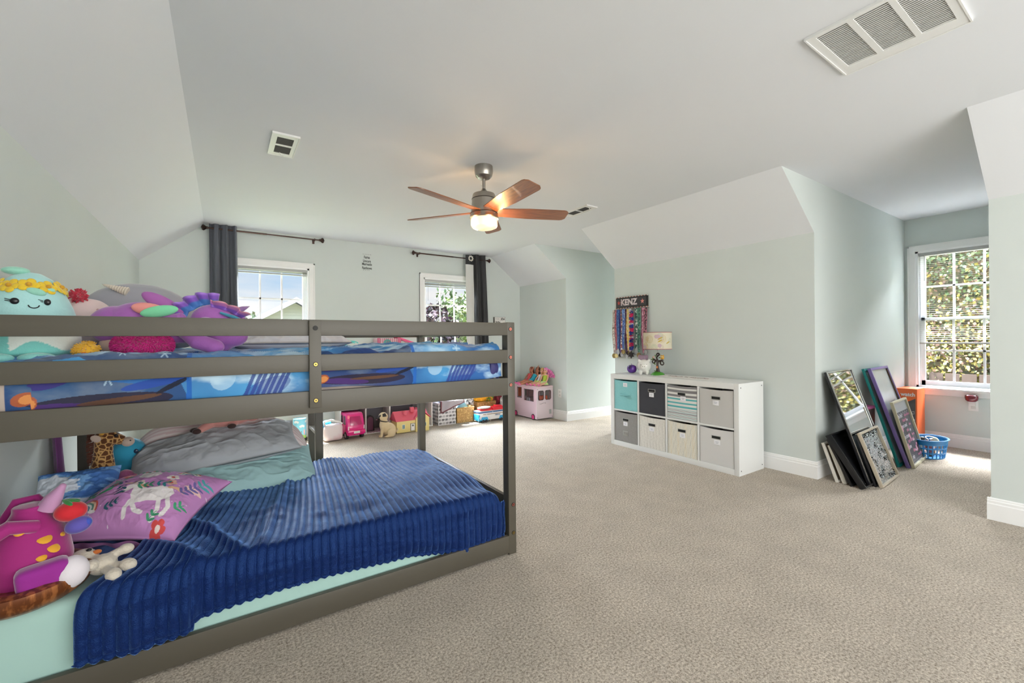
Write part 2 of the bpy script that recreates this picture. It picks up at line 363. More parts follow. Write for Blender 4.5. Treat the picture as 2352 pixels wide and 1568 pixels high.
# ---------------------------------------------------------------- windows
glass = bpy.data.materials.new('window_glass'); glass.use_nodes = True; t = glass.node_tree; t.nodes.clear()
o_ = t.nodes.new('ShaderNodeOutputMaterial'); tr_ = t.nodes.new('ShaderNodeBsdfTransparent'); gl_ = t.nodes.new('ShaderNodeBsdfGlossy'); mx_ = t.nodes.new('ShaderNodeMixShader'); fr_ = None
gl_.inputs['Roughness'].default_value = .02
mx_.inputs[0].default_value = .012; t.links.new(tr_.outputs[0], mx_.inputs[1]); t.links.new(gl_.outputs[0], mx_.inputs[2]); t.links.new(mx_.outputs[0], o_.inputs[0])
vinyl = mat('window_vinyl', 'f0f0f0', .35)
def window(name, u0, u1, z0, z1, M):
    """local frame: x along the wall, y outwards, z up; inner wall face at y=0"""
    root = bpy.data.objects.new(name, None); COL.objects.link(root); root.matrix_world = M; root['kind'] = 'structure'
    w = u1 - u0; b = B(); c = .062
    # casing with a stepped edge, stool and apron
    for x0, x1, zz0, zz1 in ((-c, 0, -.0, z1 - z0 + c), (w, w + c, -.0, z1 - z0 + c), (0, w, z1 - z0, z1 - z0 + c)):
        b.bx(x0, x1, -.014, 0, zz0, zz1)
    for x0, x1, zz0, zz1 in ((-c, -c + .014, 0, z1 - z0 + c), (w + c - .014, w + c, 0, z1 - z0 + c), (-c, w + c, z1 - z0 + c - .014, z1 - z0 + c)):
        b.bx(x0, x1, -.021, 0, zz0, zz1)
    b.bx(-c - .015, w + c + .015, -.045, .02, -.022, 0, .004); b.bx(-c, w + c, -.017, 0, -.075, -.022, .004)
    b.done('casing', trim_m, root, angle=25)
    b = B()  # jamb liner
    for x0, x1, zz0, zz1 in ((0, .02, 0, z1 - z0), (w - .02, w, 0, z1 - z0), (0, w, z1 - z0 - .02, z1 - z0), (0, w, 0, .02)): b.bx(x0, x1, 0, .12, zz0, zz1)
    for x0, x1 in ((.02, .034), (w - .034, w - .02)): b.bx(x0, x1, .036, .046, 0, z1 - z0)
    b.done('jamb', vinyl, root, angle=25)
    H = z1 - z0 - .04; mid = .02 + H / 2
    for k, (a, e2, yy) in enumerate(((.02, mid + .015, .055), (mid - .015, .02 + H, .085))):
        b = B(); s = .042; x0, x1 = .022, w - .022
        b.bx(x0, x0 + s, yy - .014, yy + .014, a, e2); b.bx(x1 - s, x1, yy - .014, yy + .014, a, e2)
        b.bx(x0, x1, yy - .014, yy + .014, a, a + (.05 if k == 0 else .03)); b.bx(x0, x1, yy - .014, yy + .014, e2 - .03, e2)
        for q in (1, 2): xm = x0 + s + (x1 - x0 - 2 * s) * q / 3; b.bx(xm - .009, xm + .009, yy - .006, yy + .006, a, e2)
        zm = (a + e2) / 2 + (.01 if k == 0 else 0); b.bx(x0, x1, yy - .006, yy + .006, zm - .009, zm + .009)
        sh = b.done('sash', vinyl, root, angle=25)
        b = B(); b.bx(x0 + s, x1 - s, yy - .0015, yy + .0015, a + .03, e2 - .03); b.done('pane', glass, sh, False)
    return root
Mback = lambda u0, z0: Matrix.Translation((u0, YB, z0))
Mdorm = lambda u1, z0: Matrix(((0, 1, 0, XW), (-1, 0, 0, u1), (0, 0, 1, z0), (0, 0, 0, 1)))
window('window_1', W1[0], W1[1], W1[2], W1[3], Mback(W1[0], W1[2]))
window('window_2', W2[0], W2[1], W2[2], W2[3], Mback(W2[0], W2[2]))
window('window_3', WA[0], WA[1], WA[2], WA[3], Mdorm(WA[1], WA[2]))
window('window_4', WB[0], WB[1], WB[2], WB[3], Mdorm(WB[1], WB[2]))
# ================================================================ bunk bed
bed_m = mat('grey_painted_wood', '4d483e', .45, bump=.05, bscale=60, var=.03, vscale=4, stretch=(1, 6, 6))
bolt_c = mat('copper_bolt', 'b0685a', .35, 1); bolt_b = mat('brass_bolt', 'a08a4c', .35, 1); bolt_k = mat('bolt_socket', '1c1a18', .6)
Y0, Y1 = 1.925, 3.235; BX0, BX1 = -.655, 1.262
bed = thing('bunk_bed', 'low grey wooden bunk bed with guard rails and long side boards', 'bunk bed', (0, 0, 0))
def bolt(p, m, parent, out=(0, -1, 0), r=.008):
    b = B(); p = Vector(p); o = Vector(out)
    b.cyl(p - o * .002, p + o * .0015, r * 1.35, n=16); b.mi = 1; b.cyl(p, p + o * .003, r, n=16); b.mi = 0; b.cyl(p + o * .002, p + o * .0034, r * .4, n=6)
    b.done('bolt', [bolt_k, m], parent)
posts = {}
for nm, x, y in (('a', BX1, Y0 + .003), ('b', BX1, Y1 - .06), ('c', XL + .006, Y0 + .003), ('d', -.645, Y1 - .06)):
    b = B(); b.bx(x, x + .047, y, y + .055, 0, 1.243, .004); posts[nm] = b.done('post', bed_m, bed)
for z in (1.207, 1.056, .908): bolt((BX1 + .019, Y0 + .003, z), bolt_c, posts['a'])
bolt((BX1 + .028, Y0 + .003, .264), bolt_c, posts['a']); bolt((BX1 + .028, Y0 + .003, .113), bolt_b, posts['a'])
xl = XL + .053
for y in (Y0, Y1 - .027):
    for z0, z1 in ((1.174, 1.240), (1.027, 1.096), (.855, .947)):
        b = B(); b.bx(xl if y == Y0 else -.598, BX1, y, y + .025, z0, z1, .003); b.done('guard_rail', bed_m, bed)
    b = B(); b.bx(xl if y == Y0 else -.598, BX1 - .001, y - (.0 if y == Y0 else 0), y + .025, .012, .104, .003); b.done('side_board', bed_m, bed)
for x, y, ys in ((.290, Y0 - .019, -1), (.300, Y1 - .001, 1)):
    b = B(); b.bx(x, x + .045, y, y + .018, .880, 1.236, .002); st = b.done('stile', bed_m, bed)
    if ys < 0:
        for k, z in enumerate((1.205, 1.057, .910)): bolt((x + .023, y, z), (bolt_k if k == 0 else bolt_b), st, r=.0075)
for x in (BX1 + .008,):
    for z0, z1 in ((1.174, 1.240), (1.027, 1.096), (.855, .947), (.236, .302), (.02, .104)):
        b = B(); b.bx(x, x + .022, Y0 + .058, Y1 - .06, z0, z1, .003); b.done('end_rail', bed_m, bed)
for z0, z1 in ((1.174, 1.240), (.855, .947), (.236, .302)):
    b = B(); b.bx(-.637, -.615, Y0 + .10, Y1 - .06, z0, z1, .003); b.done('end_rail', bed_m, bed)
# slats under the upper mattress and the lower mattress
for z in (.872, .028):
    for k in range(11):
        x = -.50 + k * .165; b = B(); b.bx(x, x + .07, Y0 + .025, Y1 - .027, z, z + .018); b.done('slat', bed_m, bed)
# ladder on the far side, seen edge-on
lad = thing('bunk_ladder', 'grey wooden ladder with flat treads at the far side of the bunk bed', 'ladder', (0, 0, 0))
for y in (3.245, 3.53):
    b = B(); b.bx(.528, .578, y, y + .04, 0, .95, .003); b.done('upright', bed_m, lad)
for z in (.22, .50, .78):
    b = B(); b.bx(.530, .576, 3.285, 3.53, z, z + .022, .002); b.done('tread', mat('pale_tread', '9a9893', .45), lad)
# ---- mattresses
sheet_m = mat('mint_sheet', 'a2c3bb', .85, bump=.25, bscale=9, sheen=.15)
def mattress(name, x0, x1, y0, y1, z0, z1, m, label, seed):
    o = thing(name, label, 'mattress', ((x0 + x1) / 2, (y0 + y1) / 2, z0))
    b = B(); b.box((0, 0, (z1 - z0) / 2), (x1 - x0, y1 - y0, z1 - z0), .045, 5); b.done('mattress_body', m, o); return o
mattress('mattress', -.66, 1.195, 1.96, 3.18, .05, .318, sheet_m, 'mattress in a mint green fitted sheet on the lower bunk', 1)
mattress('mattress', -.655, 1.245, 1.975, 3.19, .893, 1.075, mat('beige_mattress', 'b3a59c', .9), 'beige mattress on the upper bunk, mostly under blue printed bedding', 2)
# ---- upper bedding: printed duvet in blues with snowflakes, hanging inside the rails
fab = paintmat('printed_cotton', .85, bump=.12, bscale=14, sheen=.1)
def duvet_upper():
    nx, ny = 760, 380
    xs = np.linspace(-.60, 1.243, nx); s_ = np.concatenate([np.linspace(0, .115, 150, endpoint=False), np.linspace(.115, 1, ny - 150)])   # s: front skirt, top, back skirt
    X, Sg = np.meshgrid(xs, s_, indexing='ij')
    sk = .10; L = 1.20; tot = sk * 2 + L; d = Sg * tot
    bul = (fbm(X, d, 5, 3) - .45) * .05 + (fbm(X * 1.2 + d * .8, d * .5, 12, 6) - .45) * .035
    fold = (1 - np.abs(2 * vnoise(X * .8 + d * 1.2, X * .1, 11, 8) - 1)) ** 4 * .016
    topz = 1.094 + np.clip(bul, -.02, .05) + fold + .022 * np.clip((X - .3) / .9, 0, 1)
    Y = np.where(d < sk, 1.966 - .0 * d, np.where(d < sk + L, 1.966 + (d - sk), 3.166 + .008))
    # rounded shoulders
    tt = np.clip((d - sk) / .05, 0, 1); te = np.clip((sk + L - d) / .05, 0, 1); rr = np.sqrt(np.clip(1 - (1 - tt) ** 2, 0, 1)) * np.sqrt(np.clip(1 - (1 - te) ** 2, 0, 1))
    hem = .945 + .012 * np.sin(X * 5) + .03 * np.clip(X - .9, 0, 1) - .03 * (X < .3) * (X > -.5)
    Zs = hem + (1.055 - hem) * np.clip(d / sk, 0, 1); Ze = .95 + (1.055 - .95) * np.clip((tot - d) / sk, 0, 1)
    Z = np.where(d < sk, Zs, np.where(d > sk + L, Ze, 1.055 + (topz - 1.055) * rr))
    Y = Y - np.where(d < sk, .006 + .006 * np.sin(X * 23 + d * 30), 0)
    # slack near the head end shows the mattress
    P = Paint(X, d, '3f74ad'); u, v = P.u, P.v
    n1 = fbm(u, v, 3.2, 11, 5).ravel(); n2 = fbm(u + .3 * v, v * 2.4, 9, 21, 5).ravel()
    c0, c1, c2, c3 = [np.array(lin(q)) for q in ('2a5fa0', '4a97cc', 'b4d0e2', '9a97b8')]
    t = np.clip((n1 - .3) * 2.6, 0, 1)[:, None]; C = c0 * (1 - t) + c1 * t
    t = np.clip((n2 - .47) * 4.0, 0, 1)[:, None]; C = C * (1 - t) + c2 * t
    t = np.clip((vnoise(u, v, 2.1, 33) - .6) * 4, 0, 1)[:, None] * .7; C = C * (1 - t) + c3 * t
    P.C = C; r_ = random.Random(4)
    # long printed panels along the front edge: navy grounds with blue swirls, repeating
    for x0 in (-.56, .30):
        m = (u > x0) & (u < x0 + .44 + .01 * np.sin(v * 60)) & (v < sk + .05 + .01 * np.sin(u * 20)); P.C[m] = np.array(lin('1c2659')) * .75 + C[m] * .25
        for cx, cy, rx, ry, c, ro in ((.30, .088, .16, .016, '2f6cb0', -.10), (.20, .100, .10, .010, '4f9ad0', -.18), (.36, .070, .09, .010, '24479c', .12), (.10, .080, .05, .012, '3a2f7a', .2),
                                      (.22, .030, .19, .022, '221a30', .03), (.14, .022, .10, .013, '45286a', -.04), (.27, .036, .11, .0065, '5a3c2a', .06), (.045, .034, .030, .018, 'a8552a', .3), (.052, .034, .018, .012, 'd0884a', .3), (.41, .062, .05, .006, '151322', .35)):
            P.ell(x0 + cx, cy, rx, ry, c, ro, .92)
        P.line([(x0 + .455, -.01), (x0 + .462, sk + .5)], .0075, '1c5fb4', .9)
        for q in range(7): P.line([(x0 + .62 + q * .020, .0), (x0 + .665 + q * .020, .085 - .006 * (q % 2))], .006, '243a86', .85)
        P.ell(x0 + .70, .03, .09, .03, '2b3f8c', .3, .55); P.ell(x0 + .56, .07, .04, .03, 'b8d4e4', .2, .5)
    P.rect(-.70, -.555, -.01, .11, 'b3a59c')
    for k in range(34):
        cx, cy, r = r_.uniform(-.6, 1.2), r_.uniform(0, 1.3), r_.uniform(.012, .024)
        for a in range(3): P.line([(cx - r * math.cos(a * PI / 3), cy - r * math.sin(a * PI / 3)), (cx + r * math.cos(a * PI / 3), cy + r * math.sin(a * PI / 3))], .0024, 'bcd8ea', .6)
    for k in range(9):
        cx, cy = r_.uniform(-.3, 1.1), r_.uniform(.2, 1.1); P.ell(cx, cy, .018, .007, 'c85f3a', r_.uniform(0, 3))
    for k in range(26):
        cx, cy = r_.uniform(-.55, 1.15), r_.uniform(.14, 1.3); a = r_.uniform(-.5, .5); P.line([(cx, cy), (cx + .12 * math.cos(a), cy + .12 * math.sin(a)), (cx + .2 * math.cos(a + .5), cy + .2 * math.sin(a + .5))], .004, 'b9d6ea', .5)
    o = gridmesh('duvet', X, Y, Z, P.C, fab, None, .004)
    return tag(o, 'blue snowflake-printed duvet with navy panels spread over the upper bunk', 'duvet')
duvet_upper()
# a bunch of dark purple fabric at the foot of the upper bunk
b = B()
b.surf(40, 20, lambda u, v: Vector((1.195 + .045 * math.cos(2 * PI * u) * math.sin(PI * v) * (1 + .25 * math.sin(9 * 2 * PI * u / 2)), 1.992 + .040 * math.sin(2 * PI * u) * math.sin(PI * v), 1.0 - .075 * math.cos(PI * v) * (1 + .1 * math.sin(14 * u)) + .012 * math.sin(22 * u + 9 * v))), closed_u=True)
o = b.done('bunched_cloth', mat('indigo_cloth', '2c2a66', .6, bump=.5, bscale=25, sheen=.3), None); tag(o, 'crumpled indigo cloth stuffed at the foot of the upper bunk', 'cloth')
# ---- navy ribbed throw
navy = mat('navy_velour', '0a1a4c', .45, bump=.6, bscale=260, sheen=1.0, spec=.6)
navy.node_tree.nodes['Principled BSDF'].inputs['Specular Tint'].default_value = (.18, .42, 1, 1); navy.node_tree.nodes['Principled BSDF'].inputs['Sheen Tint'].default_value = (.20, .44, 1, 1)
navy.node_tree.nodes['Principled BSDF'].inputs['Sheen Roughness'].default_value = .35
def throw():
    nx, ny = 620, 190
    s = np.linspace(0, 1, nx); t = np.linspace(0, 1, ny); Sx, T = np.meshgrid(s, t, indexing='ij')
    W_ = 1.66; u = Sx * W_                                           # along the bed
    drop = .185; Ltop = 1.0; tot = drop + Ltop
    d = T * tot                                                      # 0 at the near hem, growing away from the camera
    slack = np.clip((.30 - u) / .30, 0, 1)                           # the loose left part slants towards the camera
    fy = np.clip((d - drop) / Ltop, 0, 1)
    # the throw lies askew: its left edge runs diagonally
    X = -.40 + u + (.30 * fy ** .8) * np.clip(1 - u / 1.3, 0, 1) * 1.15 - .015 * fy
    X = np.minimum(X, 1.232 + .004 * np.sin(d * 40))
    yedge = 1.948 - .022 * np.clip((-.08 - X) / .03, 0, 1)
    shoulder = .035
    ang = np.clip((d - drop + shoulder) / (2 * shoulder), 0, 1) * PI / 2
    ytop = yedge + (d - drop) * (1.03 + .0 * X)
    ztop = .336
    hemz = np.where(X < -.095, .128 - .015 * np.sin((X + .4) * 9), .150 + .012 * np.sin(X * 6)) - .062 * np.clip((X - .72) / .3, 0, 1)
    Zd = hemz + (ztop - hemz) * (d / drop); Yd = yedge - .006 * np.sin(d / drop * PI)
    on = d > drop
    r = .04
    yy = np.clip(ytop - yedge, 0, None); Zt = ztop - r + np.sqrt(np.clip(r * r - np.clip(r - yy, 0, r) ** 2, 0, None))
    Z = np.where(on, Zt, (Zd - hemz) * (ztop - r - hemz) / (ztop - hemz) + hemz); Y = np.where(on, ytop, Yd)
    far = np.clip((Y - 2.93 - .05 * np.sin(X * 3)) / .10, 0, 1)
    # body of the bed: swells, folds
    lump = (fbm(X, Y, 3.2, 5) - .45) * .07 * np.clip(yy / .15, 0, 1) + .03 * np.clip(1 - ((X - .55) / .8) ** 2, 0, 1) * np.clip(yy / .3, 0, 1)
    fdir = X * .86 + Y * .38
    fold = np.exp(-((fdir - .80) / .022) ** 2) * .022 + np.exp(-((X * .8 + Y * .55 - 1.02) / .028) ** 2) * .02 + np.exp(-((X - .17 - (Y - 2.2) * .25) / .02) ** 2) * .014
    Z = Z + np.where(on, lump + fold * np.clip(yy / .08, 0, 1), 0)
    # the double layer near the left end
    step = 1 / (1 + np.exp((X + .085 - .26 * fy) / .006)); Z = Z + np.where(on, step * .010, 0); Y = Y - np.where(on, 0, step * .012 + .012 * np.exp(-((X + .25) / .03) ** 2) + .010 * np.exp(-((X - 1.0) / .03) ** 2))
    crease = (fbm(X * .6, d * 2.2, 7, 9) - .45) * .02; Y = Y - np.where(on, 0, crease)
    # ribs
    ph = (u / .0332) % 1.0; rib = np.sqrt(np.clip(1 - ((ph - .5) / .5) ** 2, 0, 1)) * .0115
    cut = (d < .017) | (d > tot - .017); rib = rib * np.where((np.abs(d - .019) < .003), .4, 1)
    wob = (fbm(X, d, 30, 13) - .45) * .002
    Y = Y - np.where(on, 0, rib + wob); Z = Z + np.where(on, rib + wob, 0)
    Z = np.where(d < 1e-6, Z + .008 * (np.abs(ph - .5) * 2) ** 1.5, Z)
    # folds hanging down over the right end
    q_ = np.clip(X - 1.150, 0, .0825); Z = Z - np.where(on, .085 - np.sqrt(.085 ** 2 - q_ ** 2), 0) - np.where(on, .05 * np.clip((X - 1.215) / .02, 0, 1), 0)
    o = gridmesh('throw_blanket', X, Y, Z, None, navy, None, .006)
    return tag(o, 'navy blue ribbed velour throw spread over the lower bunk', 'blanket')
throw()
# ================================================================ ceiling fan
nickel = mat('brushed_nickel', 'a8a39b', .32, 1, bump=.08, bscale=40, stretch=(1, 1, 30)); dark_line = mat('dark_seam', '3a2f28', .5)
blade_m = mat('walnut_blade', '6b3f28', .38, coat=.25, c2='8a5533', c2scale=9, stretch=(1, 9, 9), c2lo=.35, c2hi=.7); 
FX, FY = 1.598, 2.738
fan = thing('ceiling_fan', 'brushed nickel ceiling fan with five walnut blades and a lit drum light', 'ceiling fan', (FX, FY, ZC))
b = B(); b.lathe([(0, 0), (.066, 0), (.068, -.035), (.066, -.052), (.060, -.072), (.045, -.088), (.022, -.094), (0, -.094)], n=36); b.done('canopy', nickel, fan, angle=25)
b = B(); b.cyl((0, 0, -.09), (0, 0, -.19), .012, n=16); b.tube([(-.012, 0, -.15), (-.02, .0, -.143), (-.024, 0, -.135)], .002, 6); b.done('downrod', nickel, fan)
b = B(); b.lathe([(0, -.165), (.014, -.165), (.020, -.175), (.030, -.19), (.055, -.196), (.080, -.205), (.084, -.215), (.087, -.238), (.0885, -.241), (.0885, -.245), (.091, -.30), (.096, -.338), (.1005, -.345), (.1005, -.350), (.104, -.372), (.108, -.38), (.104, -.386), (0, -.386)], n=40)
b.done('motor_housing', nickel, fan, angle=22)
b = B(); b.lathe([(.0890, -.240), (.0900, -.2415), (.0900, -.2445), (.0890, -.246)], n=40); b.lathe([(.1005, -.344), (.1018, -.346), (.1018, -.350), (.1010, -.352)], n=40); b.done('seam_ring', dark_line, fan)
shade = bpy.data.materials.new('opal_glass_lit'); shade.use_nodes = True; _p = shade.node_tree.nodes['Principled BSDF']
_p.inputs['Base Color'].default_value = (.75, .66, .5, 1); _p.inputs['Emission Color'].default_value = (1, .80, .48, 1); _p.inputs['Emission Strength'].default_value = .62; _p.inputs['Roughness'].default_value = .2
b = B(); b.lathe([(0, -.382), (.094, -.382), (.097, -.40), (.097, -.430), (.090, -.446), (.070, -.456), (.035, -.460), (0, -.461)], n=40); b.done('lamp_shade', shade, fan)
lo = light('POINT', 'fan_lamp', (FX, FY, ZC - .42), 5, (1, .62, .28)); lo.data.shadow_soft_size = .13
for k in range(4):
    lo = light('POINT', 'fan_lamp', (FX + .13 * math.cos(k * PI / 2), FY + .13 * math.sin(k * PI / 2), ZC - .44), 1.6, (1, .60, .26)); lo.data.shadow_soft_size = .02
def blade(ang):
    e_ = bpy.data.objects.new('blade_arm', None)
    b = B(); nx, ny = 30, 8
    def f(u, v):
        r = .085 + u * .558; w = (.050 + .018 * min(1, u * 2.2)) * (1 if u < .93 else math.sqrt(max(.05, 1 - ((u - .93) / .09) ** 2)))
        y = (v - .5) * 2 * w
        return Vector((r, y, -.006 - .24 * y + .10 * y * y * 8 * 0 - .010 * (1 - u)))
    b.surf(nx, ny, f, thick=.006)
    o = b.done('blade', blade_m, fan, angle=50); o.rotation_euler = (0, 0, math.radians(ang)); o.location = (0, 0, -.318); return o
for a in (52, 124, 196, 268, 340): blade(a)
# ================================================================ vents
white_metal = mat('white_enamel', 'dcdcda', .4); vent_dark = mat('vent_shadow', '3c3b38', .9)
def vent(name, label, loc, L, Wd, cells, nslat, rz=0, dark='4a4946', rim=.03, slat_m=None, group=None):
    """register on the ceiling, cells: list of (x0,x1,y0,y1); slats run along x"""
    v = thing(name, label, 'vent', loc, rz, group)
    b = B(); zt = -.001
    # frame built around the openings
    xs = sorted(set([-L / 2, L / 2] + [c[0] for c in cells] + [c[1] for c in cells])); ys = sorted(set([-Wd / 2, Wd / 2] + [c[2] for c in cells] + [c[3] for c in cells]))
    for i in range(len(xs) - 1):
        for j in range(len(ys) - 1):
            cx, cy = (xs[i] + xs[i + 1]) / 2, (ys[j] + ys[j + 1]) / 2
            if any(c[0] < cx < c[1] and c[2] < cy < c[3] for c in cells): continue
            b.bx(xs[i], xs[i + 1], ys[j], ys[j + 1], -.009, -.004)
    t_ = .006
    for x0, x1, y0, y1 in ((-L / 2 - t_, L / 2 + t_, -Wd / 2 - t_, -Wd / 2), (-L / 2 - t_, L / 2 + t_, Wd / 2, Wd / 2 + t_), (-L / 2 - t_, -L / 2, -Wd / 2, Wd / 2), (L / 2, L / 2 + t_, -Wd / 2, Wd / 2)): b.bx(x0, x1, y0, y1, -.012, 0)
    b.done('vent_frame', white_metal, v, angle=25)
    b = B(); b.bx(-L / 2 + .005, L / 2 - .005, -Wd / 2 + .005, Wd / 2 - .005, -.002, -.0005); b.done('backing', mat('vent_back_' + dark, dark, .9), v)
    for c in cells:
        b = B()
        for k in range(nslat):
            y = c[2] + (c[3] - c[2]) * (k + .5) / nslat; h = (c[3] - c[2]) / nslat
            b.box(((c[0] + c[1]) / 2, y, -.0055), (c[1] - c[0], h * .90, .0012), rot=(.28, 0, 0))
        b.done('louvre', slat_m or white_metal, v)
    return v
v = vent('ceiling_vent', 'large white return air grille with three louvred panels on the ceiling', (2.286, .615, ZC), .415, .43,
     [(-.178, -.071, -.198, .150), (-.049, .058, -.198, .150), (.078, .180, -.198, .150)], 26, rz=PI / 2, dark='b4b2ae')
for o in v.children: o.rotation_euler = (0, 0, PI)
v = vent('ceiling_vent', 'small square white vent with two dark louvred panels above the left window', (.333, 3.127, ZC), .142, .34,
     [(-.045, .048, -.125, -.01), (-.045, .048, .01, .135)], 12, slat_m=mat('dark_slat', '5a5956', .6))
b = B(); b.tube([(-.012, .11, -.012), (0, .115, -.03), (.014, .105, -.034)], .003, 6); b.done('lever', white_metal, v)
v = vent('ceiling_vent', 'narrow ceiling vent with two grey panels beyond the right fan blade', (2.935, 3.17, ZC), .13, .36,
     [(-.045, .045, -.135, -.008), (-.045, .045, .008, .135)], 12, slat_m=mat('dark_slat', '5a5956', .6))
b = B(); b.tube([(-.012, -.15, -.012), (0, -.152, -.028), (.012, -.145, -.03)], .003, 6); b.done('lever', white_metal, v)
# ================================================================ curtain rods and curtains
bronze = mat('bronze_rod', '4a3a35', .3, 1); chrome = mat('chrome', 'c8c6c4', .15, 1)
def rod(x0, x1, z, label):
    y = YB - .09; r = thing('curtain_rod', label, 'curtain rod', (0, 0, 0))
    b = B(); b.cyl((x0, y, z), (x1, y, z), .0075, n=12); b.cyl((x0, y, z), ((x0 + x1) / 2, y, z), .0095, n=12); b.done('pole', bronze, r)
    for x, s_ in ((x0, -1), (x1, 1)):
        b = B(); b.cyl((x, y, z), (x + s_ * .012, y, z), .014, n=12); b.lathe([(0, 0), (.012, 0), (.034, .028), (.028, .040), (0, .052)], (x + s_ * .010, y, z), 6, rot=(0, s_ * PI / 2, 0)); b.done('finial', bronze, r, angle=20)
        b = B(); xx = x - s_ * .05; b.bx(xx - .008, xx + .008, y, YB, z - .012, z - .004); b.bx(xx - .012, xx + .012, YB - .006, YB, z - .035, z + .02); b.cyl((xx - .006, y, z), (xx + .006, y, z), .014, n=12); b.done('bracket', bronze, r)
    return r
rod(-.125, .975, 2.372, 'bronze curtain rod with faceted finials over the left window')
rod(2.205, 3.33, 2.345, 'bronze curtain rod with faceted finials over the right window')
def curtain(x0, x1, ztop, zbot, nf, y, m, name, label, lean=0, hem=.09, extra=None):
    c = thing(name, label, 'curtain', (0, 0, 0)); b = B(); z1 = ztop
    def f(u, v):
        z = zbot + (z1 - zbot) * v; w = 1 + .14 * (1 - v) ** 1.5
        xm = (x0 + x1) / 2; x = xm + (u - .5) * (x1 - x0) * w + lean * (1 - v)
        am = .026 * (1 - .25 * v); ph = u * nf * 2 * PI
        yy = y + am * math.sin(ph) + .006 * math.sin(ph * 2.3 + v * 3) + .005 * math.sin(v * 9 + u * 5)
        return Vector((x + .006 * math.sin(ph + 1.2 + v * 2), yy, z))
    b.surf(nf * 22, 30, f, thick=.0025); b.done('panel', m, c, angle=60)
    if extra: extra(c)
    return c
c_dark = mat('charcoal_curtain', '52555e', .75, bump=.15, bscale=400, sheen=.2); c_black = mat('black_curtain', '1d1e21', .6, bump=.1, bscale=400, sheen=.2)
c_white = mat('white_lining', 'c9c9c6', .8, bump=.3, bscale=18)
def gr(c, xs):
    for x, y in xs:
        b = B(); n = 24; b.tube([(x + .026 * math.cos(2 * PI * k / n), y, 2.345 + .026 * math.sin(2 * PI * k / n)) for k in range(n)], .005, 8, closed=True)
        for k in range(9): a = 2 * PI * k / 9; b.ell((x + .034 * math.cos(a), y - .003, 2.345 + .034 * math.sin(a)), (.010, .004, .010), u=8, v=6)
        b.done('grommet', mat('pearl_ring', 'd8d2c6', .4), c)
curtain(-.115, .135, 2.425, .16, 3, YB - .09, c_dark, 'curtain', 'charcoal grommet curtain bunched at the left end of the left window')
cw = curtain(3.065, 3.305, 2.415, .16, 2, YB - .088, c_black, 'curtain', 'black curtain bunched at the right end of the right window', lean=.05, extra=lambda c: gr(c, [(3.035, YB - .122)]))
b = B(); b.surf(14, 24, lambda u, v: Vector((2.955 + (u * .13) + .02 * (1 - v), YB - .105 - .018 * math.sin(u * 3.1) - .004 * math.sin(v * 21 + u * 4), .18 + 2.075 * v)), thick=.002); b.done('lining', c_white, cw)
b = B(); b.surf(14, 4, lambda u, v: Vector((2.955 + (u * .13), YB - .105 - .018 * math.sin(u * 3.1), 2.255 + .14 * v)), thick=.002); b.done('heading', c_black, cw)
# raised blind stack and lowered blind
slat_m = mat('blind_slat', 'a9a9a7', .4)
def blind(name, label, M, w, top, drop, pitch, tilt=.15, stack=0):
    r = thing(name, label, 'window blind'); r.matrix_world = M
    b = B(); b.bx(.004, w - .004, .004, .034, top - .030, top, .002); b.done('headrail', slat_m, r)
    n = int(drop / pitch)
    b = B()
    for k in range(n):
        z = top - .035 - k * pitch; b.box((w / 2, .020, z), (w - .012, .019, .0006), rot=(tilt, 0, 0))
    for k in range(stack): b.box((w / 2, .020, top - .038 - n * pitch - k * .0028 - .003 * math.sin(k * 1.7)), (w - .012, .025, .0012), rot=(.12 * math.sin(k * 2.1), .004 * math.sin(k), 0))
    b.done('slats', slat_m, r, False)
    zb = top - .045 - n * pitch - stack * .0028
    b = B(); b.bx(.006, w - .006, .008, .032, zb - .016, zb, .003); b.done('bottom_rail', slat_m if stack else mat('blind_rail', 'b4b0aa', .5), r)
    b = B()
    b.tube([(.09, .006, top - .02), (.09, .006, zb - .01), (w - .09, .006, zb - .01), (w - .09, .006, top - .02)], .0008, 5)
    b.done('cord', slat_m, r)
    b = B(); b.cyl((.05, .004, top - .30), (.05, .004, top - .02), .0022, n=6); b.done('wand', slat_m, r)
    return r
blind('window_blind', 'white mini blind pulled up in the right window of the back wall', Mback(W2[0] + .02, W2[2]) @ Matrix.Translation((0, -.0, 0)), W2[1] - W2[0] - .04, W2[3] - W2[2] - .02, 0, .02, stack=16)
blind('window_blind', 'white mini blind pulled up in the left window of the back wall', Mback(W1[0] + .02, W1[2]), W1[1] - W1[0] - .04, W1[3] - W1[2] - .02, 0, .02, stack=5)
blind('window_blind', 'white mini blind lowered over two thirds of the dormer window', Mdorm(WA[1] - .02, WA[2]), WA[1] - WA[0] - .04, WA[3] - WA[2] - .02, .93, .0213, tilt=.06)
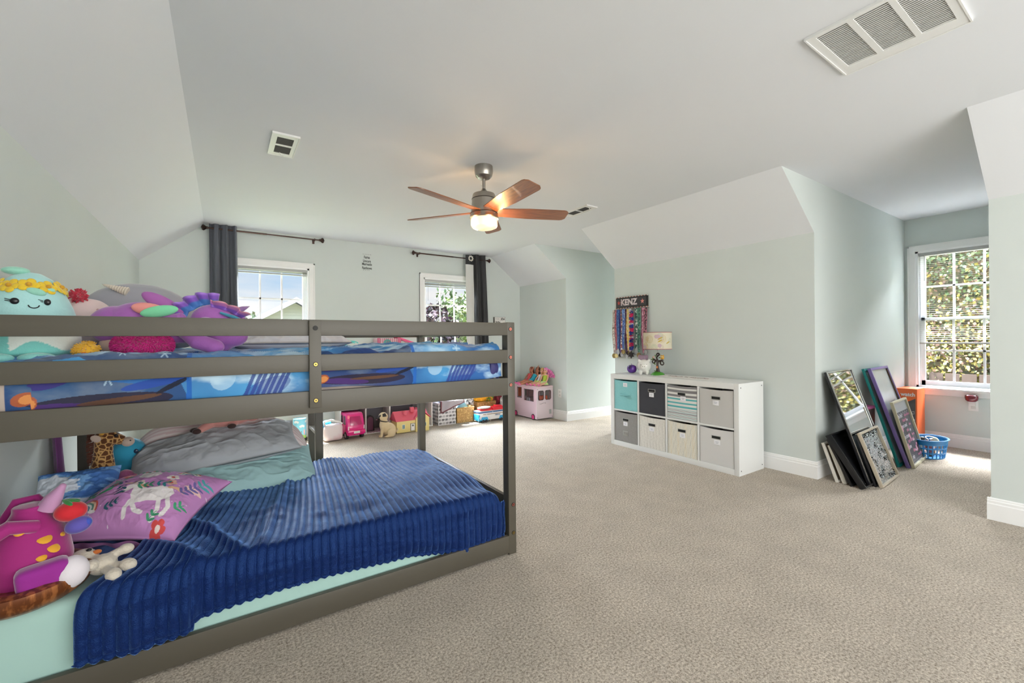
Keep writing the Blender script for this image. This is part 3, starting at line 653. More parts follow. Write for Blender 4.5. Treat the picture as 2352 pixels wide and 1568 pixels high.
# ================================================================ wall things
ink = mat('black_vinyl', '2a2a28', .6); Mw = lambda x, z, y=YB: Matrix(((1, 0, 0, x), (0, 0, -1, y), (0, 1, 0, z), (0, 0, 0, 1)))
b = B()
for s_, z, q in (('Fairies', 2.235, .92), ('Unicorn', 2.186, .98), ('Mermaids', 2.146, 1.0), ('Rainbows', 2.096, 1.0)): b.text(s_, .048, Mw(1.567, z, YB - .0006), sx=.66 * q, off=.0012)
for z, n_ in ((2.268, 5), (2.062, 4)):
    for k in range(n_): b.text('*', .03, Mw(1.52 + k * .024, z, YB - .0006), sx=.8)
tag(b.done('wall_decal', ink, None, False), 'black lettered vinyl decal reading Fairies Unicorn Mermaids Rainbows between the back windows', 'wall decal')
sg = thing('wall_sign', 'small white box sign with black lettering right of the right back window', 'sign', (3.585, YB - .02, 1.40))
b = B(); b.bx(-.10, .10, -.018, .02, -.10, .10); b.done('board', mat('sign_edge', '55544e', .6), sg)
b = B(); b.bx(-.096, .096, -.0195, -.0180, -.097, .097); b.mi = 1
for s_, x, z, h in (('she', .05, .072, .052), ('little,', -.035, .018, .048), ('she', .02, -.04, .042), ('fierce', 0, -.078, .04)): b.text(s_, h, Mw(x, z, -.0197), off=.0012)
b.mi = 2
for s_, x, z, h in (('though', -.05, .072, .026), ('be but', .03, .046, .022), ('and', .07, .018, .024), ('is', .065, -.04, .024)): b.text(s_, h, Mw(x, z, -.0197))
b.done('face', [mat('sign_white', 'd8d4d0', .7), ink, mat('grey_ink', 'a8a4a0', .7)], sg, False)
outw = mat('outlet_plate', 'e4e4e2', .35)
def outlet(name, label, M):
    o = thing(name, label, 'outlet'); o.matrix_world = M
    b = B(); b.box((0, 0, -.0), (.072, .116, .007), .003); b.done('cover_plate', outw, o)
    b = B()
    for y in (-.024, .024): b.box((0, y, .0038), (.034, .028, .002), .002); 
    b.done('socket', mat('socket_face', 'cfcfcc', .4), o); return o
Mr = lambda x, y, z: Matrix(((0, 0, -1, x), (-1, 0, 0, y), (0, 1, 0, z), (0, 0, 0, 1)))
outlet('wall_outlet', 'white outlet on the knee wall beside the pink toy camper', Mr(XR - .004, 4.735, .375))
o = outlet('wall_outlet', 'white outlet under the dormer window with a wax warmer plugged in', Mr(XW - .004, 1.022, .45))
wm = thing('wax_warmer', 'dark red wax warmer plugged into the outlet under the dormer window', 'wax warmer'); wm.matrix_world = Mr(XW - .004, 1.028, .47)
b = B(); b.lathe([(0, .02), (.030, .02), (.045, .035), (.049, .060), (.047, .080), (.040, .084), (.038, .074), (0, .070)], (0, 0, .042), 28, rot=(-PI / 2, 0, 0), sc=(1, .72, 1)); b.done('dish', mat('maroon_ceramic', '6e1627', .2, coat=.5), wm)
b = B(); b.box((0, -.002, .02), (.05, .05, .03), .008); b.done('plug', outw, wm)
# ================================================================ cube storage unit
lam = mat('white_laminate', 'dcdddc', .35)
cs = thing('cube_storage_unit', 'white eight-cube storage unit full of fabric bins against the knee wall', 'storage unit', (3.535, 1.92, 0))
LY, HZ, DX = 1.416, .766, .40; ox, th, tv = .043, .050, .0165
cw_ = (LY - 2 * ox - 3 * tv) / 4; ch_ = (HZ - 2 * th - tv) / 2
b = B(); b.bx(0, DX, ox, LY - ox, HZ - th, HZ, .0015); b.done('top_board', lam, cs)
b = B(); b.bx(0, DX, ox, LY - ox, 0, th, .0015); b.done('bottom_board', lam, cs)
for y in (0, LY - ox):
    b = B(); b.bx(0, DX, y, y + ox, 0, HZ, .0015); sd = b.done('side_panel', lam, cs)
    if y == 0:
        for x in (.03, DX - .03):
            for z in (.04, HZ - .035): q = B(); q.cyl((x, .0012, z), (x, -.0012, z), .005, n=12); q.done('screw_cap', mat('black_plastic', '1a1a1a', .5), sd)
b = B(); b.bx(.002, DX, ox, LY - ox, th + ch_, th + ch_ + tv, .001); b.done('shelf', lam, cs)
for k in (1, 2, 3):
    for zz in (th, th + ch_ + tv):
        y = ox + k * cw_ + (k - 1) * tv; b = B(); b.bx(.002, DX, y, y + tv, zz, zz + ch_, .001); b.done('divider', lam, cs)
# bins: k counts from the camera-near end (low y)
felt = paintmat('bin_fabric', .9, bump=.15, bscale=500)
card = mat('label_card', 'e9e9ee', .5); cardink = mat('label_ink', '8a8f9e', .6); slot = mat('handle_slot', '141414', .8); grom = mat('slot_rim', 'a5a5a2', .5)
def bin_(k, r, fn, base, label, kind='slot', lab=(0, 0), words=2):
    y0 = ox + k * (cw_ + tv) + .006; w = cw_ - .012; z0 = th + r * (ch_ + tv) + .001; h = ch_ - .014
    o = thing('storage_bin', label, 'storage bin', (3.535 + .010, 1.92 + y0, z0), group='fabric bins in the white cube unit')
    # five-sided box; the front is a painted grid that bulges a little
    b = B(); b.bx(.004, .36, 0, .004, 0, h); b.bx(.004, .36, w - .004, w, 0, h); b.bx(.356, .36, .004, w - .004, 0, h); b.bx(.004, .36, 0, w, 0, .004)
    me = b.done('bin_body', mat('bin_inner_' + base, base, .9), o)
    ny, nz = 110, 110; yy = np.linspace(0, w, ny); zz = np.linspace(0, h, nz); Yg, Zg = np.meshgrid(yy, zz, indexing='ij')
    bul = -.004 * np.sin(PI * Yg / w) * np.sin(PI * Zg / h) + (fbm(Yg, Zg, 7, k * 3 + r) - .45) * .006 * np.sin(PI * Yg / w)
    sag = .006 * np.sin(PI * Yg / w) * (Zg / h) ** 3
    P = Paint(w - Yg, Zg, base); fn(P, w, h)         # u runs left to right as seen from the room
    gridmesh('front_panel', bul + .0, Yg, Zg - sag, P.C, felt, o, .003)
    zc = h * .76 if kind == 'slot' else h * .52
    if kind == 'slot':
        b = B(); b.box((-.005, w / 2, zc), (.003, .088, .030), .0012); b.mi = 1; b.box((-.0065, w / 2, zc), (.002, .076, .022), .0008); b.done('handle_opening', [grom, slot], o)
    else:
        b = B(); b.tube([(-.006, w / 2 + .06, zc), (-.022, w / 2 + .04, zc - .002), (-.024, w / 2, zc - .004), (-.022, w / 2 - .04, zc - .002), (-.006, w / 2 - .06, zc)], .011, 8, flat=.25)
        b.box((-.005, w / 2 + .06, zc), (.003, .03, .036), .001); b.box((-.005, w / 2 - .06, zc), (.003, .03, .036), .001); b.done('handle', mat('teal_web', '82bfc3', .8), o)
    ly, lz = w / 2 - lab[0], (zc - .042 if kind == 'slot' else h - .045) + lab[1]
    b = B(); b.box((-.0085, ly, lz), (.0012, .056, .042), .0004); b.mi = 1
    for q in range(words): b.box((-.0093, ly, lz + .006 - q * .011), (.0003, .030 - .008 * q, .0028))
    b.done('label_card', [card, cardink], o)
    return o
r_ = random.Random(3)
def plain(P, w, h): pass
def weave(c, a=.25):
    def f(P, w, h): n = vnoise(P.u, P.v, 260, 5); P.put(n > .55, c, a)
    return f
def stripes(P, w, h):
    g, tl, wh = '7f7d80', '57aeb2', 'dcdcda'
    v = 1 - P.v / h
    for a, b_, c in ((0, .06, g), (.115, .195, g), (.265, .33, g), (.37, .42, tl), (.49, .535, tl), (.605, .655, tl)): P.put((v > a) & (v < b_), c)
    for q in range(11): a = .70 + q * .029; P.put((v > a) & (v < a + .010), '4f5c66' if q % 3 else '57aeb2')
def wood_lines(P, w, h):
    for k in range(26): x = w * (k + .5) / 26; P.put(np.abs(P.u - x - .003 * np.sin(P.v * 40 + k * 2)) < .0008 * (1 + (k % 3)), 'b9b6ae', .7)
def geo_lines(P, w, h):
    for k in range(12):
        x = w * (k + .5) / 12
        for s_ in (-1, 1):
            tri = np.abs(((P.v * 9 + k * .37) % 2) - 1); P.put(np.abs(P.u - x - s_ * (tri - .5) * .022) < .0011, ('9a9c98', 'c4a86a', 'a9a7a0')[k % 3], .8)
def seam_fan(P, w, h):
    P.put((P.u - w * .62) * 1.0 > (1 - P.v / h) * 0 + .0 * P.v + (P.v / h - .0) * 0 + .38 * w * (1 - (1 - P.v / h) ** 1.6) , 'b9b8b6', .5)
bin_(3, 1, weave('6fb3b8'), '87c4c7', 'aqua fabric bin with a cloth handle, top left cube', kind='strap')
bin_(2, 1, plain, '3a3b42', 'charcoal fabric bin with a slot handle, second cube of the top row')
bin_(1, 1, stripes, 'dcdcda', 'grey, white and teal striped bin, third cube of the top row', lab=(.018, 0))
bin_(0, 1, plain, 'c2c1bf', 'plain light grey bin with a slot handle, top right cube')
g_ = bin_(3, 0, weave('7c7a78', .4), '8f8d8b', 'mid-grey woven bin with a metal label frame, bottom left cube')
b = B(); w_ = cw_ - .012
b.box((-.0065, w_ / 2, .095), (.003, .075, .052), .001); b.mi = 1; b.box((-.0085, w_ / 2, .095), (.001, .05, .024)); b.done('label_frame', [mat('pewter', 'a9a8a6', .4, .6), mat('bin_grey2', '85837f', .9)], g_)
bin_(2, 0, wood_lines, 'dedbd4', 'cream bin with fine grey vertical lines, second cube of the bottom row')
bin_(1, 0, geo_lines, 'e0dccf', 'cream bin with grey and gold zigzag lines, third cube of the bottom row', lab=(.01, 0))
bin_(0, 0, plain, 'd2d1d0', 'pale plain bin with blue cloth in its slot, bottom right cube', lab=(.01, 0))
# ---------------------------------------------------------------- things on the cube unit
TZ = .7665
ap = thing('glass_apple', 'small purple glass apple at the left end of the cube unit', 'ornament', (3.74, 3.215, TZ))
gp = mat('purple_glass', '6a2fa8', .05, coat=.6, trans=.35, c2='3b1670', c2scale=20)
b = B(); b.lathe([(0, .006), (.022, .004), (.040, .014), (.052, .036), (.053, .056), (.044, .080), (.026, .090), (.008, .084), (0, .078)], n=28); b.done('apple_body', gp, ap)
b = B(); b.tube([(0, 0, .078), (.002, .002, .098), (-.006, .006, .108)], .0025, 8); b.done('stem', gp, ap)
pg = thing('piggy_bank', 'glossy white ceramic piggy bank on the cube unit', 'piggy bank', (3.735, 3.045, TZ), rz=.62)
cer = mat('white_ceramic', 'e2e1dc', .12, coat=.7)
b = B(); b.ell((.01, 0, .088), (.085, .076, .072), u=32, v=20)
for x, y in ((-.035, -.034), (-.035, .034), (.045, -.034), (.045, .034)): b.cyl((x, y, 0), (x, y, .04), .016, .020)
for y in (-.042, .042): b.lathe([(0, 0), (.020, 0), (.014, .018), (0, .032)], (-.028, y * 1.05, .140), 12, rot=(-y * 14, -.3, 0), sc=(.6, 1, 1))
remesh(b.done('pig_body', cer, pg), .0042, 5)
b = B(); b.cyl((-.078, 0, .088), (-.094, 0, .088), .024, .023, 24); b.mi = 1
for y in (-.009, .009): b.ell((-.094, y, .088), (.002, .0035, .006), u=8, v=6)
b.mi = 2
for y in (-.030, .030): b.ell((-.064, y, .110), (.004, .004, .003), u=8, v=6)
b.done('snout', [cer, mat('nostril', '7a7672', .5), mat('pig_eye', '55524e', .4)], pg)
# pen pot shaped like a mushroom-topped cup behind the pig
pc = thing('pencil_tin', 'small tin of pencils with a mauve rounded top behind the piggy bank', 'pencil tin', (3.86, 3.16, TZ))
b = B(); b.cyl((0, 0, 0), (0, 0, .085), .034, n=24); b.mi = 1; b.cyl((0, 0, .085), (0, 0, .098), .036, n=24)
b.mi = 2
for k in range(12): a = 2 * PI * k / 12; b.mi = 2 + k % 3; b.cyl((.0325 * math.cos(a), .0325 * math.sin(a), .008), (.0325 * math.cos(a), .0325 * math.sin(a), .082), .004, n=6)
b.done('pot', [mat('clear_cup', 'dddbd8', .3), mat('gold_band', 'c9a24e', .4), mat('pen_red', 'a8433f', .5), mat('pen_blue', '3b5f8a', .5), mat('pen_white', 'e8e6e0', .5)], pc)
b = B(); b.box((0, 0, .150), (.075, .095, .095), .030, 4); b.ell((0, -.045, .178), (.022, .022, .026)); b.ell((0, .045, .178), (.022, .022, .026)); remesh(b.done('top', mat('mauve_vinyl', '9c8196', .5), pc), .005, 4)
# owl tree lamp
tl = thing('tree_lamp', 'table lamp with a tree-shaped stem with owls and a patterned drum shade', 'table lamp', (3.765, 2.895, TZ))
b = B(); b.lathe([(0, 0), (.070, 0), (.068, .010), (.050, .026), (.020, .036), (0, .038)], n=28); b.done('base', mat('grass_green', '3f8f22', .35, coat=.3), tl)
bark = mat('bark_brown', '2e211b', .4, bump=.2, bscale=60)
def spiral(cx, cz, r, a0, turns, s=1, n=22): return [(0, cx + s * r * (1 - .62 * k / n) * math.cos(a0 + turns * 2 * PI * k / n), cz + r * (1 - .62 * k / n) * math.sin(a0 + turns * 2 * PI * k / n)) for k in range(n + 1)]
b = B(); b.tube([(0, -.004, .03), (0, 0, .07), (0, .003, .11), (0, 0, .14), (0, .004, .165)], [.022, .014, .012, .014, .010], 12)
def br(pts, r0=.009, r1=.004): n = len(pts); b.tube(pts, [r0 + (r1 - r0) * k / (n - 1) for k in range(n)], 8)
br([(0, 0, .13), (0, -.020, .148)] + spiral(-.058, .128, .030, PI * .62, -1.15, 1)); br([(0, 0, .135), (0, .020, .150)] + spiral(.052, .140, .026, PI * .38, 1.1, 1)); br([(0, .004, .15), (0, .012, .185)] + spiral(-.004, .208, .020, PI * .9, -1.05, 1))
b.done('tree_stem', bark, tl)
b = B(); b.cyl((0, 0, .215), (0, 0, .30), .004, n=8); b.done('pole', chrome, tl)
leafm = mat('leaf_green', '5b7a2c', .5)
b = B()
for y, z, a in ((.052, .175, .6), (-.03, .182, -.4), (.028, .115, .5), (.020, .200, 1.2), (.024, .040, .3), (.065, .160, 0)): b.ell((-.010, y, z), (.004, .013, .006), rot=(a, 0, 0), u=8, v=6)
b.done('leaves', leafm, tl)
b = B(); b.box((-.006, -.062, .186), (.022, .040, .040), .012, 3); b.lathe([(0, 0), (.007, 0), (0, .014)], (-.006, -.076, .202), 8); b.lathe([(0, 0), (.007, 0), (0, .014)], (-.006, -.048, .202), 8); b.mi = 1
for y in (-.070, -.054): b.ell((-.018, y, .192), (.003, .006, .006), u=10, v=6)
b.done('owl', [mat('owl_amber', 'cf9a2a', .4), mat('owl_eye', 'efe0b8', .4)], tl)
b = B(); b.ell((-.004, .048, .184), (.010, .012, .014)); b.done('owl', mat('owl_pink', 'c9a79a', .4), tl)
b = B(); b.ell((-.012, -.002, .082), (.006, .012, .013)); b.mi = 1; b.ell((-.017, -.002, .082), (.003, .004, .004)); b.done('flower', [mat('flower_orange', 'cf6a2e', .5), mat('flower_core', 'f0d9a8', .5)], tl)
R0, R1, SH = .142, .142, .172; nu, nv = 360, 110
A_, Z_ = np.meshgrid(np.linspace(0, 2 * PI, nu), np.linspace(0, SH, nv), indexing='ij'); P = Paint(A_ * R0, Z_, 'cbc4ae')
rr_ = random.Random(11)
for k in range(26):
    cx, cy = rr_.uniform(0, .9), rr_.uniform(0, SH); c = rr_.choice(['93a88c', 'b89f62', '86a2a6', 'a8948e', 'b8a474'])
    for q in range(rr_.randint(2, 4)): P.ring(cx, cy, .010 + q * .009, .0125 + q * .009, c)
for k in range(9): P.ell(rr_.uniform(0, .9), rr_.uniform(.02, .15), .020, .020, 'b79fa8'); 
for k in range(4): P.ell(rr_.uniform(0, .9), rr_.uniform(.05, .16), .026, .006, 'b39a3a', .5)
gridmesh('lamp_shade', R0 * np.cos(A_), R0 * np.sin(A_), Z_ + .272, P.C, paintmat('lamp_shade_fabric', .85), tl, .0015)
b = B()
for z in (.272, .272 + SH): b.tube([(R0 * math.cos(2 * PI * k / 48), R0 * math.sin(2 * PI * k / 48), z) for k in range(48)], .003, 6, closed=True)
b.done('trim', mat('shade_trim', '9c5560', .7), tl)
# runner with dark red lettering
rn = thing('table_runner', 'flat white cloth with red embroidered lettering on top of the cube unit', 'cloth', (3.745, 2.475, TZ + .0008))
b = B(); b.prism([(-.10, .34), (.075, .36), (.055, .0), (.085, -.20), (-.125, -.25), (-.135, .02)], .0035); b.mi = 1
b.text('believe in miracles', .058, Matrix.Translation((-.020, .04, .0038)) @ Matrix.Rotation(-PI / 2, 4, 'Z'), off=.0012)
b.done('runner_cloth', [mat('white_cotton', 'e3e1de', .85), mat('thread_red', '6a2a38', .8)], rn, False)
# ================================================================ medal rack
mr = thing('medal_rack', 'black name board with beaded rim and hooks for medals on the knee wall', 'medal rack', (XR, 3.415, 1.575))
b = B(); b.box((-.012, 0, 0), (.020, .464, .124), .002); b.mi = 1; b.box((-.0225, 0, 0), (.001, .44, .10)); b.mi = 2
b.text('KENZ', .098, Matrix(((0, 0, -1, -.0235), (-1, 0, 0, .035), (0, 1, 0, 0), (0, 0, 0, 1))), off=.0045, sx=.95); b.mi = 3
star = [(.030 * (1 if k % 2 == 0 else .42) * math.sin(PI * k / 5), .030 * (1 if k % 2 == 0 else .42) * math.cos(PI * k / 5)) for k in range(10)]
for y, m_ in ((.185, 4), (-.165, 3)): b.mi = m_; b.prism(star, .001, Matrix(((0, 0, -1, -.023), (-1, 0, 0, y), (0, 1, 0, 0), (0, 0, 0, 1))))
b.done('board', [mat('rack_black', '151515', .5), mat('chalk_grey', '3c3b3e', .7), mat('zebra_white', 'd9d0d0', .5, c2='b3a2a8', c2scale=60), mat('star_coral', 'd88a80', .5), mat('star_red', 'a5453f', .5)], mr, False)
b = B(); r2_ = random.Random(2)
for k in range(34):
    t_ = k / 33 * .464 - .232
    for z in (.064, -.064): b.mi = (k + (z > 0)) % 3; b.ell((-.020, t_, z), .0055, u=8, v=5)
b.done('bead_trim', [mat('bead_coral', 'cf7a66', .4), mat('bead_white', 'e6dfda', .4), mat('bead_dark', '3a2a2a', .4)], mr)
b = B(); b.cyl((-.016, .27, -.078), (-.016, -.255, -.078), .0035, n=8); b.done('hook_bar', chrome, mr)
rib = [('b9aaa2', '6d5a55', 'dedad6'), ('8d2f3d', 'c06a78', '2b2f55'), ('22407f', '4a78b0', '22407f'), ('3b2a74', '6a57b0', '4a78b0'), ('241a26', 'b34a4a', 'e0d0d0'), ('2b4f96', '6c92c8', 'cfd8e4'), ('4a2f55', '8a5a86', '2d2350'),
       ('e0b83a', 'ece2b0', 'c99a20'), ('d8c9a0', 'e0b83a', 'd8c9a0'), None, ('16403c', 'bfd6cc', '2a7a62'), ('1d3a3a', '3f8a6c', '9cc6b0'), ('a8627e', 'e0b4c4', '7a3f5a'), ('2a1a22', 'c07a90', 'a84a5a')]
ys = [.262, .218, .186, .156, .126, .098, .066, .036, .010, -.030, -.090, -.130, -.178, -.215]
names = ['white and grey speckled', 'red and pink', 'royal blue', 'violet', 'black and red lettered', 'light blue', 'plum', 'yellow', 'cream and gold', '', 'dark green lettered', 'teal green', 'mauve pink', 'black and rose']
satin = paintmat('medal_ribbon', .4, sheen=.2)
medm = [mat('antique_gold', '8f7a4c', .35, .9, bump=.6, bscale=120), mat('silver_medal', 'a9a9a9', .3, .9, bump=.6, bscale=120), mat('bright_gold', 'd8c48a', .3, .8, bump=.5, bscale=120), mat('dark_medal', '2a2523', .4, .5)]
for k, y in enumerate(ys):
    if rib[k] is None: continue
    c0, c1, c2 = rib[k]; Lr = .50 + .03 * math.sin(k * 2.3) + (.02 if k == 0 else 0)
    m_ = thing('medal', names[k] + ' ribbon medal hanging from the name board', 'medal', (XR - .030 - .006 * (k % 3), 3.415 + y, 1.497), group='medals on the black name board')
    nv, nu = 90, 7; U_, V_ = np.meshgrid(np.linspace(-1, 1, nu), np.linspace(0, Lr, nv), indexing='ij')
    w_ = .0235 * (1 - .35 * (V_ / Lr) ** 3); sway = .006 * np.sin(V_ * 9 + k) * (V_ / Lr)
    P = Paint(U_, V_, c0); n_ = vnoise(P.u * 1.5, P.v, 60, k); P.put(n_ > .62, c1); P.put((n_ < .2), c2, .7); P.put((np.abs(P.u) > .8), c2, .5)
    if k in (4, 10, 0): P.put((np.abs(P.u) < .55) & (np.sin(P.v * 190) + np.sin(P.v * 83) > .2) & (P.v > .12), 'ddd6d0')
    gridmesh('ribbon', .004 * np.sin(V_ * 16 + k) - .004 * (V_ / Lr), U_ * w_ + sway, -V_, P.C, satin, m_, .0012)
    e2 = .006 * math.sin(Lr * 9 + k); rad = (.030, .026, .030, .022, .024, .026, .024, .024, .022, 0, .030, .028, .024, .024)[k]
    b = B(); b.tube([(-.004, e2 + .006 * math.cos(2 * PI * q / 12), -Lr - .002 + .006 * math.sin(2 * PI * q / 12)) for q in range(12)], .0012, 5, closed=True)
    b.cyl((-.002, e2, -Lr - .006 - rad), (-.006, e2, -Lr - .006 - rad), rad, n=(24 if k % 4 != 2 else 8)); b.lathe([(rad * .8, .0), (rad, .001), (rad, .003)], (-.006, e2, -Lr - .006 - rad), 24, rot=(0, -PI / 2, 0))
    b.done('medallion', medm[(0, 2, 1, 3, 1, 0, 1, 3, 0, 0, 1, 0, 1, 1)[k]], m_)
lei = thing('ribbon_garland', 'pink and blue ruffled ribbon garland hanging among the medals', 'garland', (XR - .05, 3.385, 1.497), group=None)
b = B(); r3 = random.Random(8)
for k in range(34):
    z = -.02 - k * .0142; b.mi = (0 if (k // 3) % 2 else 1) if k % 11 else 2
    for q in range(5):
        a = r3.uniform(0, 2 * PI); b.box((-.006 + .014 * math.cos(a) * .6, .020 * math.sin(a), z + r3.uniform(-.006, .006)), (.018, .024, .0016), rot=(r3.uniform(-1, 1), r3.uniform(-1, 1), r3.uniform(0, 3)))
b.done('ruffle', [mat('hot_pink_ribbon', 'd82a6a', .5), mat('blue_ribbon', '2a3f9c', .5), mat('white_ribbon', 'ded6e4', .5)], lei, False)
b = B(); st6 = [(.048 * (1 if k % 2 == 0 else .55) * math.sin(PI * k / 6), .048 * (1 if k % 2 == 0 else .55) * math.cos(PI * k / 6)) for k in range(12)]
b.prism(st6, .005, Matrix(((0, 0, -1, -.010), (-1, 0, 0, 0), (0, 1, 0, -.535), (0, 0, 0, 1)))); b.done('medallion', medm[3], lei)
# ================================================================ leaning frames in the dormer
def lean(name, label, cat, bl, br, ytop, h, group=None):
    """thing standing on the floor edge bl-br and leaning back; local x along its width, y up its height, z towards the room"""
    bl = Vector((bl[0], bl[1], bl[2] if len(bl) > 2 else 0)); br = Vector((br[0], br[1], 0)); ex = (br - bl).normalized(); dy = ytop - (bl.y + br.y) / 2
    ey = Vector((0, dy, math.sqrt(max(h * h - dy * dy, 1e-4)))).normalized(); ey = (ey - ex * ey.dot(ex)).normalized(); ez = ex.cross(ey)
    o = thing(name, label, cat, group=group); o.matrix_world = Matrix(((ex.x, ey.x, ez.x, bl.x), (ex.y, ey.y, ez.y, bl.y), (ex.z, ey.z, ez.z, bl.z), (0, 0, 0, 1)))
    return o, (br - bl).length
def frame_ring(b, w, h, fw, z0, z1, bev=.002):
    for x0, x1, y0, y1 in ((0, fw, 0, h), (w - fw, w, 0, h), (fw, w - fw, 0, fw), (fw, w - fw, h - fw, h)): b.bx(x0, x1, y0, y1, z0, z1, bev)
mirror_m = mat('mirror_glass', 'dfe3e5', .03, 1)
# white shallow frame and white canvas at the left
o, w = lean('picture_frame', 'thin white frame seen edge-on, leftmost of the leaning stack', 'picture frame', (4.015, 1.405), (4.26, 1.40), 1.50, .31)
b = B(); frame_ring(b, w, .31, .014, -.012, .010); b.mi = 1; b.bx(.012, w - .012, .012, .298, -.010, -.006); b.done('frame', [mat('white_wood', 'd8d4cc', .5), mat('backing_tan', '9a8b78', .9)], o)
o, w = lean('canvas', 'thick white canvas leaning between the thin white frame and the black trays', 'canvas', (4.025, 1.355), (4.26, 1.35), 1.455, .30)
b = B(); b.bx(0, w, 0, .30, -.018, .012, .002); b.done('canvas_body', mat('canvas_white', 'e0ddd6', .8), o)
blk = mat('black_lacquer', '17181b', .3, coat=.2); blk2 = mat('black_felt', '1c1d20', .55)
o, w = lean('picture_frame', 'black frame wedged behind the open black tray', 'picture frame', (3.99, 1.305), (4.36, 1.30), 1.46, .37)
b = B(); frame_ring(b, w, .37, .02, -.008, .012); b.bx(.01, w - .01, .01, .36, -.006, -.002); b.done('frame', blk, o)
o, w = lean('display_tray', 'open black tray leaning at the left of the tall mirror', 'tray', (3.975, 1.235), (4.40, 1.24), 1.462, .43)
b = B(); frame_ring(b, w, .43, .010, -.010, .034, .001); b.bx(.004, w - .004, .004, .426, -.010, -.006); b.done('tray_body', blk, o)
b = B()
for x, y in ((.03, .40), (w - .03, .40), (.03, .03), (w - .03, .03)): b.cyl((x, y, .0335), (x, y, .036), .003, n=8)
b.done('fastener', mat('steel', 'b0b0b0', .3, 1), o)
o, w = lean('wall_mirror', 'tall mirror with a thick black and chrome edge, leaning in the dormer', 'mirror', (4.10, 1.222), (4.665, 1.238), 1.515, .905)
b = B(); frame_ring(b, w, .905, .016, -.012, .004); b.done('frame', blk, o)
b = B(); frame_ring(b, w, .905, .012, .0042, .012, .003); b.done('chrome_edge', chrome, o)
b = B(); b.bx(.012, w - .012, .012, .893, -.004, .003); b.done('mirror_pane', mirror_m, o)
b = B(); b.bx(.01, w - .01, .01, .895, -.011, -.005); b.done('back_board', blk2, o)
# black slats of a second frame behind the sequin board
o, w = lean('picture_frame', 'black frame standing just behind the silver sequin board', 'picture frame', (4.125, 1.196), (4.62, 1.214), 1.325, .40)
b = B(); frame_ring(b, w, .40, .016, -.006, .006); b.done('frame', blk, o)
# sequin board: a field of tilted discs
o, w = lean('sequin_board', 'framed board of silver sequins leaning against the tall mirror', 'sequin board', (4.135, 1.165), (4.61, 1.192), 1.318, .415)
b = B(); frame_ring(b, w, .415, .014, -.008, .016); b.done('frame', mat('champagne_wood', 'b5aa97', .5), o)
nsx, nsy = 62, 54; rs = random.Random(5); Vs, Fs, Cs = [], [], []
for i in range(nsx):
    for j in range(nsy):
        cx = .016 + (w - .032) * (i + .5 * (j % 2)) / nsx; cy = .018 + .38 * j / nsy; q = vnoise(cx * 1.4 + cy * .3, cy * 2.6, 9, 3); wild = q > .58 or cy > .36
        if cx > w - .016: continue
        tx, ty = (rs.uniform(-.8, .8), rs.uniform(-.8, .8)) if wild else (rs.uniform(-.06, .06), -.12 + rs.uniform(-.05, .05))
        n_ = Vector((tx, ty, 1)).normalized(); a_ = n_.orthogonal().normalized(); c_ = n_.cross(a_); base = len(Vs); r = .0052
        for k in range(6): Vs.append(Vector((cx, cy, -.002 + rs.uniform(0, .0015))) + a_ * r * math.cos(k * PI / 3) + c_ * r * math.sin(k * PI / 3))
        Fs.append([base + k for k in range(6)]); col = lin('cfd3d6') if not (wild and rs.random() < .3) else lin('30302f'); Cs += [col] * 6
rawmesh('sequins', np.array([tuple(v) for v in Vs]), np.array(Fs), np.array(Cs), paintmat('sequin_silver', .22, metal=.95), o, smooth=False)
b = B(); b.bx(.012, w - .012, .012, .403, -.007, -.005); b.done('back_board', mat('silver_back', '9fa5a9', .5), o)
# right-hand group
o, w = lean('picture_frame', 'teal-edged frame, rearmost of the right-hand leaning stack', 'picture frame', (4.91, 1.262), (5.47, 1.285), 1.522, .885)
b = B(); frame_ring(b, w, .885, .022, -.008, .012); b.mi = 1; b.bx(.02, w - .02, .02, .865, -.006, -.003); b.done('frame', [mat('teal_paint', '12807e', .4), mat('poster_grey', 'b9bec4', .4)], o)
o, w = lean('picture_frame', 'tall purple frame with a silvery poster, in front of the teal frame', 'picture frame', (4.935, 1.205), (5.50, 1.237), 1.488, .895)
b = B(); frame_ring(b, w, .895, .022, -.010, .016); b.done('frame', mat('purple_paint', '7a67a3', .4), o)
b = B(); b.bx(.02, w - .02, .02, .875, -.002, .001); b.done('poster', mat('silver_poster', 'c3c7ca', .25, bump=.5, bscale=22, stretch=(2.4, .8, 1), coat=.4), o)
b = B(); b.bx(w - .040, w - .022, .03, .865, .0, .012); b.done('inner_lip', mat('brown_lip', '4a2f26', .6), o)
o, w = lean('picture_frame', 'cream frame with a black chalkboard-style lettered poster, front of the right-hand stack', 'picture frame', (4.965, 1.180), (5.50, 1.220), 1.345, .575)
b = B(); frame_ring(b, w, .575, .018, -.008, .016); b.done('frame', mat('cream_paint', 'bfb89d', .5), o)
b = B(); b.bx(.016, w - .016, .016, .559, -.002, .0005); b.mi = 1; b.bx(.026, w - .03, .026, .47, .0006, .0012); b.mi = 2; rq = random.Random(9)
lines = ['be kind', 'dream big', 'you are loved', 'smile', 'be brave', 'laugh out loud', 'love', 'shine', 'play', 'be you', 'hope', 'joy']
y = .435
for k in range(9):
    b.mi = 2 + k % 2; b.text(lines[k], .042 if k % 2 else .05, Matrix.Translation((.20 + .10 * (k % 2) - .04, y, .0014)), off=.0008, sx=.95); b.mi = 2 + (k + 1) % 2; b.text(lines[(k + 5) % 12], .034, Matrix.Translation((.40 - .05 * (k % 2), y - .008, .0014)), off=.0006); y -= .045
b.mi = 2
for k in range(11): b.ell((.05 + k * .040, .455 - .012 * (k % 2), .0012), (.004, .011, .0008), u=8, v=4)
